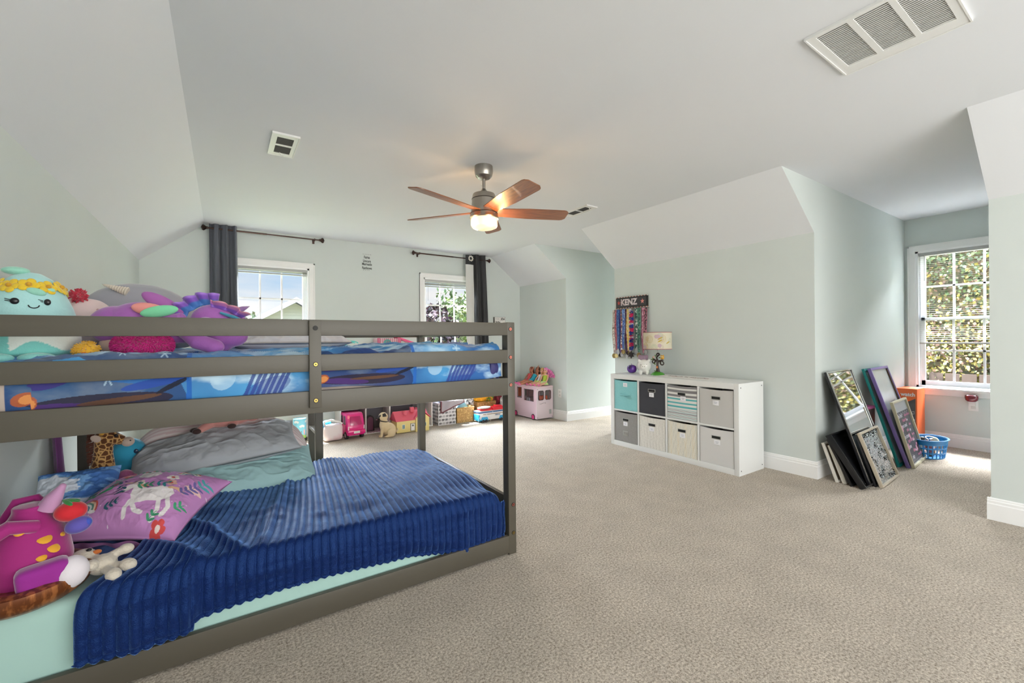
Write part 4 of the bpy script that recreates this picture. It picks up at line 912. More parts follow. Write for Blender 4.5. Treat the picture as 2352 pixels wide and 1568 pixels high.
for k in range(12): b.ell((.045 + k * .038, .040, .0012), (.003, .010, .0008), u=8, v=4)
b.mi = 3
for x, y_ in ((.10, .33), (.26, .24), (.11, .17), (.36, .12)):
    b.ell((x, y_, .0013), (.022, .030, .0008), u=12, v=4)
b.done('poster', [mat('poster_mount', 'a4aab0', .3), mat('chalkboard', '33323c', .5), mat('chalk_white', 'c9c6d2', .6), mat('chalk_pink', 'c67f9e', .6)], o, False)
# boxes in the gap behind the frames
o = thing('toy_box', 'dark toy box with a magenta lid band behind the leaning frames', 'toy box', (4.80, 1.455, 0))
b = B(); b.bx(-.10, .12, -.03, .06, 0, .50, .004); b.done('box_body', mat('dark_print_box', '33201f', .5, c2='5c2a24', c2scale=14), o)
b = B(); b.bx(-.102, .122, -.032, .062, .50, .522, .002); b.done('lid', mat('magenta_band', 'a0407c', .5), o)
# orange box
o = thing('carton', 'tall orange carton with a dark grey printed panel standing under the dormer window', 'carton', (5.88, 1.36, 0))
D_, Wd_, H_ = .26, .165, .605
org = mat('orange_card', 'd9622c', .5); gry = mat('dark_grey_print', '55514f', .5); wht = mat('white_print', 'dedbd6', .5)
b = B(); b.bx(0, D_, 0, Wd_, 0, H_, .003); b.mi = 1
Mo = Matrix(((0, 0, -1, -.0006), (-1, 0, 0, Wd_), (0, 1, 0, 0), (0, 0, 0, 1)))
b.prism([(.012, .09), (Wd_ - .012, .09), (Wd_ - .012, .508), (.012, .422)], .0006, Mo); b.mi = 2
b.text('watch', .052, Mo @ Matrix.Translation((Wd_ / 2 + .012, .545, .0008)), off=.0016, sx=.9)
b.text('Android', .020, Mo @ Matrix.Translation((.040, .415, .0010)), off=.0006)
b.prism([(.018, .345), (.068, .345), (.068, .365), (.018, .365)], .001, Mo)
for x, y in ((.085, .35), (.108, .36), (.134, .362)):
    for a0, a1, c0, c1 in ((-.009, .009, -.014, -.011), (-.009, .009, .011, .014), (-.009, -.007, -.014, .014), (.007, .009, -.014, .014)): b.prism([(x + a0, y + c0), (x + a1, y + c0), (x + a1, y + c1), (x + a0, y + c1)], .001, Mo)
for x0, x1, y0, y1 in ((.084, .104, .235, .300), (.104, .124, .165, .235), (.112, .122, .270, .300), (.030, .060, .30, .305), (.030, .060, .318, .321), (.09, .10, .21, .22)): b.prism([(x0, y0), (x1, y0), (x1, y1), (x0, y1)], .001, Mo)
b.ell((-.001, Wd_ - .137, .287), (.0008, .009, .012), u=14, v=6)
b.done('carton_body', [org, gry, wht], o, False)
b = B(); b.bx(.01, D_ - .01, .07, .09, H_, H_ + .0012); b.mi = 0; b.done('tape', mat('clear_tape', 'e8a488', .25), o)
# blue plastic basket
o = thing('laundry_basket', 'blue oval plastic basket with holes on the carpet behind the frames', 'basket', (5.60, 1.215, 0))
bl_m = mat('blue_plastic', '1173b0', .35)
def wall_pt(a, z): k = 1 + z * 1.3; return Vector((.150 * k * math.cos(a), .105 * k * math.sin(a), z))
b = B(); hh = .175
for z in (.004, .052, .096, .135): b.tube([wall_pt(2 * PI * k / 48, z) for k in range(48)], .0038, 6, closed=True, flat=1.8)
b.tube([wall_pt(2 * PI * k / 48, .155) for k in range(48)], .004, 6, closed=True, flat=4.5)
for k in range(24):
    a = 2 * PI * k / 24; b.tube([wall_pt(a, .0), wall_pt(a, .15)], .0062, 6, flat=.5)
b.prism([(.150 * math.cos(2 * PI * k / 40), .105 * math.sin(2 * PI * k / 40)) for k in range(40)], .004)
b.done('basket_body', bl_m, o)
b = B(); b.tube([wall_pt(2 * PI * k / 48, hh) + Vector((.006 * math.cos(2 * PI * k / 48), .006 * math.sin(2 * PI * k / 48), 0)) for k in range(48)], .0075, 8, closed=True, flat=.5); b.done('rim', bl_m, o)
rb = random.Random(21)
for k, (nm, c) in enumerate((('white', 'e8e4e0'), ('tan', 'c99478'), ('black', '2a2624'), ('pale pink', 'd9b8a8'), ('dull red', '8a4a44'), ('cream', 'ded2b4'), ('brown', '7a5a44'), ('light grey', 'c4c6c8'))):
    a, r, z = k * .8 + .3, (.075 if k < 6 else .02), .02 + .055 * (k % 3)
    q = thing('small_toy', nm + ' small toy inside the blue basket', 'toy', (5.60 + r * 1.25 * math.cos(a), 1.215 + r * .8 * math.sin(a), z), group='small toys in the blue basket')
    b = B(); b.ell((0, 0, .02), (.046, .030, .026), rot=(k * .4, k * .3, k), u=12, v=8); b.box((.018, .004, .026), (.04, .03, .026), .006, rot=(k * .2, 0, k * .5)); b.done('toy_body', mat('toy_' + c, c, .5), q)
q = thing('cable', 'white cable looped over the blue basket', 'cable', (5.60, 1.215, .14)); b = B(); b.tube([(-.10 + .02 * k, -.02 + .03 * math.sin(k * .9), .035 + .022 * math.sin(k * .55)) for k in range(11)], .004, 6); b.done('cord', mat('white_cable', 'eceae6', .5), q)
# ================================================================ toys along the back wall
def txtM(x, y, z): return Matrix(((1, 0, 0, x), (0, 0, -1, y), (0, 1, 0, z), (0, 0, 0, 1)))
whp = mat('white_plastic', 'e8e6e4', .35)
# cylinder lamp with printed clouds
o = thing('tube_lamp', 'printed cloud and meadow cylinder lamp on a black base by the back wall', 'lamp', (.735, 5.55, 0))
b = B(); b.lathe([(0, 0), (.076, 0), (.080, .012), (.074, .030), (0, .032)], n=28); b.done('base', mat('black_base', '2b2927', .5), o)
A_, Z_ = np.meshgrid(np.linspace(0, 2 * PI, 160), np.linspace(0, .225, 120), indexing='ij'); P = Paint(A_, Z_, '7cc7dc')
P.put(P.v < .055 + .02 * np.sin(P.u * 2), '8fbf5a')
for k in range(7):
    cx, cz = .2 + k * .95, .19 - .05 * (k % 2)
    for dx, dz, r in ((-.22, 0, .22), (0, .006, .28), (.25, 0, .2)): P.ell(cx + dx, cz + dz, r, .013, 'eef2f2')
    P.ell(cx + .4, .075, .16, .03, 'e2aeb2'); P.ell(cx + .45, .045, .05, .02, 'c9848c'); P.poly([(cx - .25, .03), (cx + .0, .03), (cx - .12, .07)], '4a6ea8'); P.ell(cx - .12, .078, .05, .009, '5a3a2a')
gridmesh('printed_sleeve', .068 * np.cos(A_), .068 * np.sin(A_), Z_ + .03, P.C, paintmat('printed_sleeve', .5), o, .002)
b = B(); b.cyl((0, 0, .248), (0, 0, .254), .064, n=28); b.done('cap', mat('sleeve_cap', '7cc7dc', .5), o)
# small tote
o = thing('toy_tote', 'white and pink toy tote left of the magenta toy van', 'toy bag', (1.045, 5.30, 0))
b = B(); b.box((0, 0, .100), (.215, .13, .19), .055, 5); b.done('tote_body', mat('tote_white', 'e4d8da', .6, c2='e0b4be', c2scale=7, c2lo=.5, c2hi=.75), o)
b = B(); b.tube([(-.09, -.03, .19), (-.095, -.03, .23), (-.02, -.035, .245), (.07, -.03, .215), (.10, -.03, .19)], .012, 8); b.done('strap', whp, o)
b = B(); b.ell((-.06, .02, .205), (.05, .04, .035)); b.ell((-.10, .0, .185), (.02, .03, .05)); b.done('blue_trim', mat('toy_blue', '3ba3cf', .5), o)
# cubby
o = thing('cubby_shelf', 'low white open cubby shelf behind the toys along the back wall', 'shelf', (0, 0, 0))
cx = [1.055, 1.16, 1.455, 1.752, 2.168, 2.32]
b = B(); b.bx(1.03, 2.335, 5.40, 5.70, .318, .338, .002); b.done('top_board', whp, o)
b = B(); b.bx(1.145, 2.335, 5.41, 5.70, 0, .010, .002); b.done('bottom_board', whp, o)
for x in (1.158, 1.453, 1.752, 2.165, 2.323):
    b = B(); b.bx(x - .007, x + .007, 5.41, 5.70, .010, .318, .001); b.done('divider', whp, o)
b = B(); b.bx(1.165, 2.32, 5.690, 5.700, .01, .318); b.done('back_panel', mat('cubby_back', '6e6a70', .7), o)
# decor in the cubby: small dark arch mirror toy and checked mat
o = thing('toy_vanity', 'small black arched toy with pink trim inside the cubby behind the dog figure', 'toy', (1.53, 5.50, .012))
b = B(); ar = [(-.05, 0), (.05, 0), (.05, .15)] + [(.05 * math.cos(a), .15 + .05 * math.sin(a)) for a in np.linspace(.3, PI - .3, 8)] + [(-.05, .15)]
b.prism(ar, .03, txtM(0, .03, 0)); b.mi = 1; b.prism([(p[0] * .7, p[1] * .85 + .012) for p in ar], .004, txtM(0, .0, 0)); b.done('arch_body', [mat('toy_black', '241a20', .4), mat('toy_plum', '6a3a55', .4)], o)
o = thing('toy_mat', 'mauve and white checked mat on the cubby floor behind the dog figure', 'mat', (1.60, 5.55, .011))
A_, B_ = np.meshgrid(np.linspace(-.13, .13, 70), np.linspace(-.13, .13, 70), indexing='ij'); P = Paint(A_, B_, 'd9cbd0'); P.put((np.floor(P.u / .02) + np.floor(P.v / .02)) % 2 == 0, '8a4a68'); gridmesh('checked_top', A_, B_, A_ * 0 + .003, P.C, paintmat('checked_mat', .6), o, .003)
o = thing('toy_folder', 'magenta plastic toy folder leaning inside the cubby right of the dog figure', 'toy', (1.70, 5.46, .012), rot=(-.12, 0, -.2))
b = B(); b.prism([(-.05, 0), (.04, 0), (.035, .10), (.0, .17), (-.05, .13)], .02, txtM(0, 0, 0), .004); b.done('folder_body', mat('toy_magenta', 'c81f7a', .4), o)
# magenta toy van, seen from behind
o = thing('toy_van', 'magenta plastic toy van with its rear towards the room', 'toy van', (1.29, 5.22, 0), rz=.10)
mg = mat('magenta_gloss', 'e0187e', .22, coat=.5); mgd = mat('magenta_window', 'b00f5e', .12, coat=.6)
prof = [(-.0, .045), (.0, .14), (.015, .20), (.045, .285), (.09, .298), (.26, .298), (.31, .22), (.40, .19), (.42, .14), (.42, .045)]
b = B(); My = Matrix(((0, 0, 1, -.098), (1, 0, 0, 0), (0, 1, 0, 0), (0, 0, 0, 1))); b.prism(prof, .196, My, .014); b.done('van_body', mg, o)
b = B(); b.prism([(-.070, .165), (.070, .165), (.058, .262), (-.058, .262)], .006, Matrix(((1, 0, 0, 0), (0, .30, -1, -.046), (0, 1, 0, 0), (0, 0, 0, 1))), .002); b.done('rear_window', mgd, o)
b = B(); b.box((0, -.006, .085), (.205, .03, .045), .010); b.done('bumper', mg, o)
b = B(); b.box((.0, -.0225, .085), (.070, .003, .026)); b.mi = 1; b.text('90-09', .016, txtM(0, -.0242, .085)); b.done('number_plate', [whp, mat('plate_ink', 'b0a8ac', .6)], o)
for s_ in (-1, 1):
    b = B(); b.box((s_ * .090, -.004, .135), (.012, .012, .045), .004); b.done('tail_light', mat('lamp_clear', 'e8c4d2', .15), o)
    b = B(); b.prism([(.07, .165), (.15, .165), (.15, .265), (.085, .265)], .003, Matrix(((0, 0, 1, s_ * .0985), (1, 0, 0, 0), (0, 1, 0, 0), (0, 0, 0, 1)))); b.done('side_window', mat('toy_glass_dark', '4a1230', .15), o)
    b = B(); b.prism([(.17, .165), (.25, .165), (.25, .265), (.17, .265)], .003, Matrix(((0, 0, 1, s_ * .0985), (1, 0, 0, 0), (0, 1, 0, 0), (0, 0, 0, 1)))); b.done('side_window', mat('toy_glass_dark', '4a1230', .15), o)
    for y in (.075, .34):
        b = B(); b.cyl((s_ * .075, y, .042), (s_ * .104, y, .042), .042, n=24); b.mi = 1; b.cyl((s_ * .1035, y, .042), (s_ * .106, y, .042), .022, n=16); b.done('wheel', [mat('tyre_dark', '2a2628', .6), mat('hub_grey', 'b8b2b4', .3)], o)
# pug figure
o = thing('dog_figure', 'sitting pug dog figure with a black muzzle and collar in front of the cubby', 'figurine', (1.60, 5.13, 0), rz=-.25)
pug_m = paintmat('pug_resin', .6, bump=.2, bscale=60)
b = B()
b.ell((.045, .02, .085), (.085, .060, .080), rot=(0, .5, 0)); b.ell((-.005, 0, .135), (.058, .052, .085), rot=(0, -.15, 0)); b.ell((-.020, -.002, .245), (.055, .052, .052)); b.ell((-.060, -.004, .230), (.028, .032, .026)); b.cyl((-.012, 0, .16), (-.018, 0, .23), .045, .040)
for y in (-.030, .030): b.tube([(-.025, y, .13), (-.035, y, .07), (-.040, y, .018)], [.024, .018, .014], 10); b.ell((-.052, y, .012), (.024, .016, .012))
for y in (-.052, .052): b.ell((.070, y, .055), (.050, .024, .052)); b.ell((.030, y, .014), (.045, .018, .013))
b.tube([(.125, 0, .05), (.150, 0, .08), (.140, 0, .10)], [.014, .010, .006], 8)
for y in (-.045, .045): b.ell((-.005, y * 1.05, .268), (.018, .012, .026), rot=(y * 8, 0, 0))
pb = remesh(b.done('dog_body', pug_m, o), .0050, 3)
bpy.context.view_layer.update(); me_ = bpy.data.meshes.new_from_object(pb.evaluated_get(bpy.context.evaluated_depsgraph_get())); pb.modifiers.clear(); pb.data = me_
if not me_.materials: me_.materials.append(pug_m)
else: me_.materials[0] = pug_m
def pugp(P, x, y, z):
    d = (x + .075) ** 2 / .032 ** 2 + y ** 2 / .042 ** 2 + (z - .225) ** 2 / .036 ** 2; P.put(d < 1, '1f1b19')
    for s_ in (-1, 1): P.put(((x + .055) ** 2 + (y - s_ * .030) ** 2 + (z - .258) ** 2) < .015 ** 2, '15110f'); P.put((np.abs(y - s_ * .052) < .020) & (z > .252) & (x > -.03) & (x < .03) & (np.abs(y) > .036), '2a2320')
    P.put((z < .012), 'b59c7c')
paint_on(pb, pugp, 'd3bd98')
b = B(); b.tube([(-.014 + .047 * math.cos(a), .045 * math.sin(a), .192 - .010 * math.cos(a)) for a in np.linspace(0, 2 * PI, 28)[:-1]], .006, 8, closed=True); b.done('collar', mat('collar_black', '1c1a1c', .4), o)
b = B(); b.ell((-.095, -.004, .212), (.010, .007, .004)); b.done('tongue', mat('tongue_pink', 'c8788a', .5), o)
# yellow doll house with a pink roof
o = thing('doll_house', 'yellow plastic doll house with a pink roof and chimney on the carpet', 'doll house', (1.765, 5.19, 0), rz=.03)
yl = mat('butter_plastic', 'e3cf87', .4); pk = mat('coral_pink_roof', 'd95a6c', .35)
b = B(); b.bx(0, .40, 0, .20, .008, .155, .004); b.prism([(.24, 0), (.42, 0), (.42, .17), (.33, .245), (.24, .17)], .22, txtM(0, .20, 0), .003); b.done('house_body', yl, o)
b = B()
b.prism([(-.012, .150), (-.012, .160), (.095, .262), (.112, .262), (.215, .160), (.215, .150)], .44, Matrix(((0, 0, 1, -.015), (1, 0, 0, 0), (0, 1, 0, 0), (0, 0, 0, 1))), .003); b.mi = 0
b.prism([(.222, .165), (.330, .262), (.438, .165), (.438, .178), (.330, .277), (.222, .178)], .24, txtM(0, .215, 0), .002); b.done('roof', pk, o)
b = B(); b.bx(.20, .245, .05, .09, .24, .305, .003); b.mi = 1; b.bx(.207, .238, .057, .083, .3045, .3055); b.done('chimney', [pk, mat('toy_black', '241a20', .4)], o)
b = B(); b.box((.115, .03, .235), (.035, .035, .028), .008); b.prism([(-.02, 0), (.02, 0), (0, .025)], .035, txtM(.115, .048, .248)); b.done('dormer', pk, o)
for x, w_, h_, z_, wd in ((.085, .036, .055, .08, 0), (.365, .024, .05, .085, 0)):
    b = B(); b.box((x, -.002 - (.02 if x > .3 else 0), z_), (w_, .004, h_), .001); b.mi = 1; b.box((x - w_ * .22, -.005 - (.02 if x > .3 else 0), z_), (w_ * .3, .002, h_ * .86)); b.box((x + w_ * .22, -.005 - (.02 if x > .3 else 0), z_), (w_ * .3, .002, h_ * .86)); b.done('window', [whp, mat('toy_teal_window', '2f6f7a', .3)], o)
b = B(); b.box((.205, -.002, .065), (.062, .005, .095), .001); b.mi = 1; b.box((.205, -.0055, .065), (.048, .003, .084)); b.mi = 2; b.cyl((.205, -.006, .085), (.205, -.009, .085), .012, n=16); b.done('door', [mat('toy_door_frame', '6d6a5e', .5), whp, mat('toy_grey', '5e6468', .5)], o)
# tall pink play house and palm on the cubby
o = thing('play_house', 'pink and white toy house with arched window and pink awning standing on the cubby', 'doll house', (1.62, 5.47, .339))
b = B(); b.bx(0, .30, 0, .19, 0, .84, .004); b.done('house_body', mat('pale_pink_wall', 'd9b4bc', .5), o)
b = B(); 
for x0, x1 in ((-.003, .030), (.262, .303)): b.bx(x0, x1, -.008, .0, .0, .845)
for k in range(9): b.bx(.035 + k * .026, .041 + k * .026, -.006, 0, .02, .84)
b.done('pink_panel', mat('panel_pink', 'b85a78', .5), o)
b = B(); b.lathe([(.0, -.003), (.052, -.003), (.052, .003), (.036, .003), (.036, -.003)], (.125, -.008, .775), 24, rot=(PI / 2, 0, 0)); b.done('arch_window', mat('arch_teal', '3f8a84', .4), o)
b = B()
for k in range(3): b.box((.20 + k * .03, -.01, .74), (.018, .01, .04 - k * .008))
b.done('flower_box', mat('box_teal', '5a8a8a', .5), o)
b = B(); b.prism([(.25 + .0, .865), (.25, .85)] + [(.25 + k * .033, .845 - k * .0105 - (.008 if k % 2 else 0)) for k in range(1, 9)] + [(.52, .775)], .14, txtM(0, .14, 0)); b.done('awning', mat('awning_pink', 'e0447e', .4), o)
b = B(); b.cyl((.50, .06, 0), (.50, .06, .765), .006, n=8); b.done('awning_post', whp, o)
o = thing('toy_palm', 'aqua plastic toy palm with broad leaves standing on the cubby', 'toy tree', (1.245, 5.52, .339))
aq = mat('aqua_plastic', '58cfc6', .35); b = B(); b.tube([(0, 0, 0), (.01, 0, .35), (0, 0, .79)], [.022, .017, .014], 10); b.done('trunk', aq, o)
for k in range(7):
    a = -.1 + k * PI * 2 / 7; b = B()
    def lf(u, v, a=a):
        r = .02 + u * .13; w = .030 * math.sin(PI * min(1, u * .96 + .04)) ** .7; z = .79 + .035 * math.sin(u * 2.2) - .03 * u * u
        return Vector((r * math.cos(a) - (v - .5) * 2 * w * math.sin(a), r * math.sin(a) + (v - .5) * 2 * w * math.cos(a), z - abs(v - .5) * .02))
    b.surf(12, 5, lf, thick=.003); b.done('leaf', aq, o)
# elephant-print box
o = thing('storage_box', 'white fabric box printed with rows of grey elephants', 'storage box', (2.385, 5.36, 0))
def ele(P, cx, cy, s, c, flip=1):
    P.ell(cx, cy, .5 * s, .34 * s, c); P.ell(cx + flip * .42 * s, cy + .02 * s, .24 * s, .26 * s, c); P.rect(cx - .42 * s, cx - .20 * s, cy - .55 * s, cy, c); P.rect(cx + .10 * s, cx + .32 * s, cy - .55 * s, cy, c)
    P.line([(cx + flip * .60 * s, cy), (cx + flip * .68 * s, cy - .32 * s)], .05 * s, c); P.ell(cx + flip * .30 * s, cy + .04 * s, .12 * s, .16 * s, 'a9a6a8')
Wb, Db, Hb = .27, .25, .285
for nm, Lb, Mb in (('front_panel', Wb, lambda U, V: (U, U * 0, V)), ('side_panel', Db, lambda U, V: (U * 0, Db - U, V)), ('side_panel', Db, lambda U, V: (U * 0 + Wb, U, V))):
    U, V = np.meshgrid(np.linspace(0, Lb, 150), np.linspace(0, Hb, 150), indexing='ij'); P = Paint(U, V, 'd9d6d8')
    for r in range(6):
        for c in range(6):
            cc = ['6b686c', '59565a', '8a8689', 'b2aeb2'][(r * 2 + c * 3) % 4]; ele(P, .025 + c * .050 + (.0 if r % 2 else .010), .028 + r * .047, .036, cc)
    X, Y, Z = Mb(U, V); gridmesh(nm, X, Y, Z, P.C, paintmat('printed_box_fabric', .8), o, .004)
b = B(); b.bx(.005, Wb - .005, Db - .004, Db, 0, Hb); b.bx(.004, Wb - .004, .004, Db - .004, 0, .006); b.done('back_panel', mat('box_grey', 'b8b5b8', .8), o)
U, V = np.meshgrid(np.linspace(-.006, Wb + .006, 80), np.linspace(-.006, Db + .006, 80), indexing='ij'); P = Paint(U, V, 'ddd8de'); P.put((np.floor(P.u / .013) % 2) == 0, 'a89fb4', .6); P.put((np.floor(P.v / .013) % 2) == 0, 'a89fb4', .6)
gridmesh('lid', U, V, U * 0 + Hb + .022, P.C, paintmat('checked_lid', .8), o, .020)
# cloth with maroon border draped over the box corner
o = thing('throw_cloth', 'pale mauve cloth with a maroon border draped over the elephant box', 'cloth', (0, 0, 0))
cl = paintmat('bordered_cloth', .9, sheen=.2)
U, V = np.meshgrid(np.linspace(0, 1, 70), np.linspace(0, 1, 80), indexing='ij')
ang = U; X = 2.415 + .36 * U; hang = (.155 - .13 * np.clip(U - .12, 0, 1) ** .8 + .05 * np.clip(.12 - U, 0, 1) * 8 * 0)
d = V * (hang + .12); Z = np.where(d < .12, .322 + .006 * np.sin(U * 9), .322 - (d - .12)); Y = np.where(d < .12, 5.345 + (.12 - d), 5.345 - .006 * np.sin(U * 14 + V * 4) - .004)
Z = Z - .03 * np.clip(U - .75, 0, 1) * 4 * (d < .12) * 1
P = Paint(U, V, 'a79fa6'); P.put((P.v > .93) | (P.u < .05) | (P.u > .96), '6d3f45'); gridmesh('cloth_body', X, Y, Z, P.C, cl, o, .004)
# wicker baskets
def wicker(name, label, loc, L, D, H, rz=0, c1='b8925a', c2='7d5a30'):
    w = thing(name, label, 'basket', loc, rz)
    def face(u_len, place, nm):
        U, V = np.meshgrid(np.linspace(0, u_len, int(u_len / .0022)), np.linspace(0, H, int(H / .0022)), indexing='ij')
        cel = np.sin(U / .014 * PI + (np.floor(V / .008) % 2) * PI / 2 * 2) ; hgt = .003 * np.abs(np.sin(V / .008 * PI)) * (.6 + .4 * np.abs(cel)); P = Paint(U, V, c1)
        P.put((np.abs(np.sin(V / .008 * PI)) < .35).ravel(), c2, .8); P.put((np.abs(cel) < .3).ravel(), c2, .5); n_ = vnoise(P.u, P.v, 90, 4); P.put(n_ > .7, 'd6b478', .7)
        X, Y, Z = place(U, V, hgt); gridmesh(nm, X, Y, Z, P.C, paintmat('wicker', .7), w, .005)
    face(L, lambda U, V, h: (U, -h, V), 'front_panel'); face(L, lambda U, V, h: (L - U, D + h, V), 'back_panel'); face(D, lambda U, V, h: (-h, D - U, V), 'side_panel'); face(D, lambda U, V, h: (L + h, U, V), 'side_panel')
    b = B(); b.tube([(0, 0, H), (L, 0, H), (L, D, H), (0, D, H)], .007, 8, closed=True); b.done('rim', mat('wicker_rim', 'a47c46', .7), w)
    b = B(); b.bx(.004, L - .004, .004, D - .004, .002, .008); b.done('bottom', mat('wicker_rim', 'a47c46', .7), w); return w
wicker('wicker_basket', 'square wicker basket holding a blue toy, right of the elephant box', (2.675, 5.37, 0), .265, .22, .205)
o = thing('toy_roof', 'blue triangular toy standing in the wicker basket', 'toy', (2.80, 5.47, .03)); b = B(); b.prism([(-.11, 0), (.11, 0), (.11, .14), (.0, .27), (-.11, .14)], .06, txtM(0, .03, 0), .004); b.done('toy_body', mat('sky_blue_toy', '7fb9d6', .45), o)
wicker('wicker_basket', 'wicker basket heaped with bright dress-up clothes by the back wall', (3.06, 5.50, 0), .32, .18, .235, c1='a8783f')
def heap(name, label, cat, loc, size, col, seed, group=None, cols2=None):
    b = B(); r = random.Random(seed)
    def f(u, v):
        a = u * 2 * PI; p = v * PI; k = 1 + .18 * math.sin(3 * a + seed) * math.sin(p) + .12 * math.sin(7 * a + 5 * p + seed * 2) + .06 * math.sin(13 * a - 9 * p)
        return Vector((size[0] * k * math.sin(p) * math.cos(a), size[1] * k * math.sin(p) * math.sin(a), size[2] * (1 - math.cos(p)) / 2 * k))
    b.surf(44, 22, f, closed_u=True); o_ = b.done(name, mat('cloth_' + col, col, .8, bump=.6, bscale=20, sheen=.2, c2=cols2, c2scale=22) , None); o_.location = loc; return tag(o_, label, cat, group)
heap('costume', 'golden yellow costume heaped on the far wicker basket', 'clothes', (3.17, 5.585, .22), (.13, .08, .14), 'e0a41c', 1)
heap('costume', 'green and orange patterned cloth on the far wicker basket', 'clothes', (3.31, 5.58, .22), (.07, .06, .10), '5f8a2c', 5, cols2='d98a2a')
heap('blanket', 'black and white spotted cloth behind the square wicker basket', 'cloth', (2.955, 5.62, .18), (.09, .07, .19), 'e4e2e0', 3, cols2='2c2a2c'); 
b = B(); b.bx(2.88, 3.03, 5.55, 5.70, 0, .20, .01); tag(b.done('carton', mat('carton_tan', 'a9906c', .8), None), 'small tan carton under the spotted cloth by the back wall', 'carton')
heap('blanket', 'dark red cloth heaped at the right end of the toy row', 'cloth', (3.47, 5.585, .14), (.09, .08, .20), '7a2030', 7)
heap('blanket', 'pale grey cloth heaped in front of the dark red cloth', 'cloth', (3.53, 5.47, 0), (.10, .10, .30), 'c3bfbf', 9)
b = B(); b.bx(3.40, 3.56, 5.53, 5.68, 0, .16, .01); tag(b.done('carton', mat('carton_navy', '2a3350', .8), None), 'navy box under the dark red cloth by the back wall', 'carton')
# rescue bus
o = thing('toy_bus', 'long white toy bus with blue wheel arches and red top on the carpet', 'toy bus', (2.93, 5.20, 0), rz=.02)
blb = mat('toy_cyan', '2b9fd0', .3); red = mat('toy_red', 'cf2430', .3)
b = B(); b.bx(0, .47, 0, .16, .03, .155, .012); b.done('bus_body', whp, o)
b = B(); b.bx(-.004, .474, -.003, .163, .128, .150, .004); b.mi = 1; b.bx(.06, .44, -.0045, 0, .106, .114); b.done('stripe', [mat('toy_navy', '4a6a94', .4), mat('toy_gold_line', '8a6a3a', .4)], o)
for x in (.085, .385):
    b = B(); b.prism([(x - .062, .025), (x - .045, .075), (x + .045, .075), (x + .062, .025)], .172, txtM(0, .166, 0), .003); b.done('wheel_arch', blb, o)
    for y in (.0, .16):
        for dx in (-.024, .024): b = B(); b.cyl((x + dx, y - .009, .021), (x + dx, y + .009, .021), .021, n=18); b.done('wheel', mat('tyre_dark', '2a2628', .6), o)
b = B(); b.bx(-.006, .03, .0, .16, .02, .11, .01); b.done('nose', blb, o)
b = B(); b.bx(.05, .22, .02, .14, .152, .178, .01); b.bx(.23, .46, .01, .15, .152, .195, .012); b.bx(.30, .40, .04, .12, .19, .212, .006); b.done('top_deck', red, o)
b = B(); b.ell((.12, .07, .195), (.11, .05, .018)); b.done('canopy', whp, o)
b = B(); b.text('RESCUE', .024, txtM(.30, -.0052, .090), off=.0005); b.mi = 1; b.cyl((.215, -.001, .125), (.215, -.006, .125), .014, n=18); b.done('lettering', [mat('toy_navy', '4a6a94', .4), mat('toy_silver', 'c9ccd2', .3)], o)
q = thing('cable', 'thin white cable looping over the front of the toy bus', 'cable', (2.97, 5.16, 0)); b = B(); b.tube([(.02 + .10 * math.cos(a), 0, .12 * math.sin(a) + .006) for a in np.linspace(.1, PI - .1, 14)] + [(-.09, -.03, .006), (-.02, -.05, .006), (.09, -.05, .006)], .0025, 6); b.done('cord', whp, q)
# ---------------------------------------------------------------- pink camper
o = thing('toy_camper', 'large pale pink toy camper with open rear windows beside the knee wall', 'toy camper', (3.672, 4.87, 0))
W_, L_, H_ = .295, .66, .475; pp = mat('camper_pink', 'dcc2cb', .3, coat=.25); ppw = mat('camper_quilt', 'd6c6cd', .35, bump=.3, bscale=30)
def slab_holes(b, u0, u1, z0, z1, holes, put):
    us = sorted(set([u0, u1] + [h[0] for h in holes] + [h[1] for h in holes])); zs = sorted(set([z0, z1] + [h[2] for h in holes] + [h[3] for h in holes]))
    for i in range(len(us) - 1):
        for j in range(len(zs) - 1):
            cu, cz = (us[i] + us[i + 1]) / 2, (zs[j] + zs[j + 1]) / 2
            if any(h[0] < cu < h[1] and h[2] < cz < h[3] for h in holes): continue
            put(b, us[i], us[i + 1], zs[j], zs[j + 1])
RH = [(.030, .125, .285, .415), (.155, .255, .285, .415)]; SHo = [(.075, .30, .265, .425), (.37, .47, .285, .44)]
b = B(); slab_holes(b, 0, W_, .02, H_ - .012, RH, lambda b, a, c, e1, e2: b.bx(a, c, 0, .008, e1, e2)); b.done('rear_panel', ppw, o)
for x in (0, W_ - .008):
    b = B(); slab_holes(b, .008, L_ - .02, .02, H_ - .012, SHo, lambda b, a, c, e1, e2: b.bx(x, x + .008, a, c, e1, e2)); b.done('side_panel', pp, o)
b = B(); b.bx(-.004, W_ + .004, -.004, L_ - .02, H_ - .022, H_ + .006, .012, 4); b.done('roof', pp, o)
b = B(); b.bx(0, W_, L_ - .03, L_, .02, .27, .01); b.bx(.006, W_ - .006, .01, L_ - .03, .03, .04); b.done('front_panel', pp, o)
b = B(); b.bx(.03, .15, .20, .30, .04, .30, .01); b.mi = 1; b.bx(.15, .26, .08, .14, .04, .33, .006); b.bx(.05, .20, .40, .52, .04, .24, .01); b.done('cabin', [mat('camper_seat_grey', '8a7f86', .5), mat('camper_orange', 'd9694a', .5)], o)
dkf = mat('camper_seal', '3f3438', .5)
for k, (a, c, e1, e2) in enumerate(RH):
    b = B(); r = .018; pts = [(a + r, e1), (c - r, e1), (c, e1 + r), (c, e2 - r), (c - r, e2), (a + r, e2), (a, e2 - r), (a, e1 + r)]; b.tube([(p[0], -.002, p[1]) for p in pts], .0045, 6, closed=True); f_ = b.done('window_frame', dkf, o)
    b = B(); b.bx(a, c, .003, .005, e1, e2); b.done('pane', glass, f_, False)
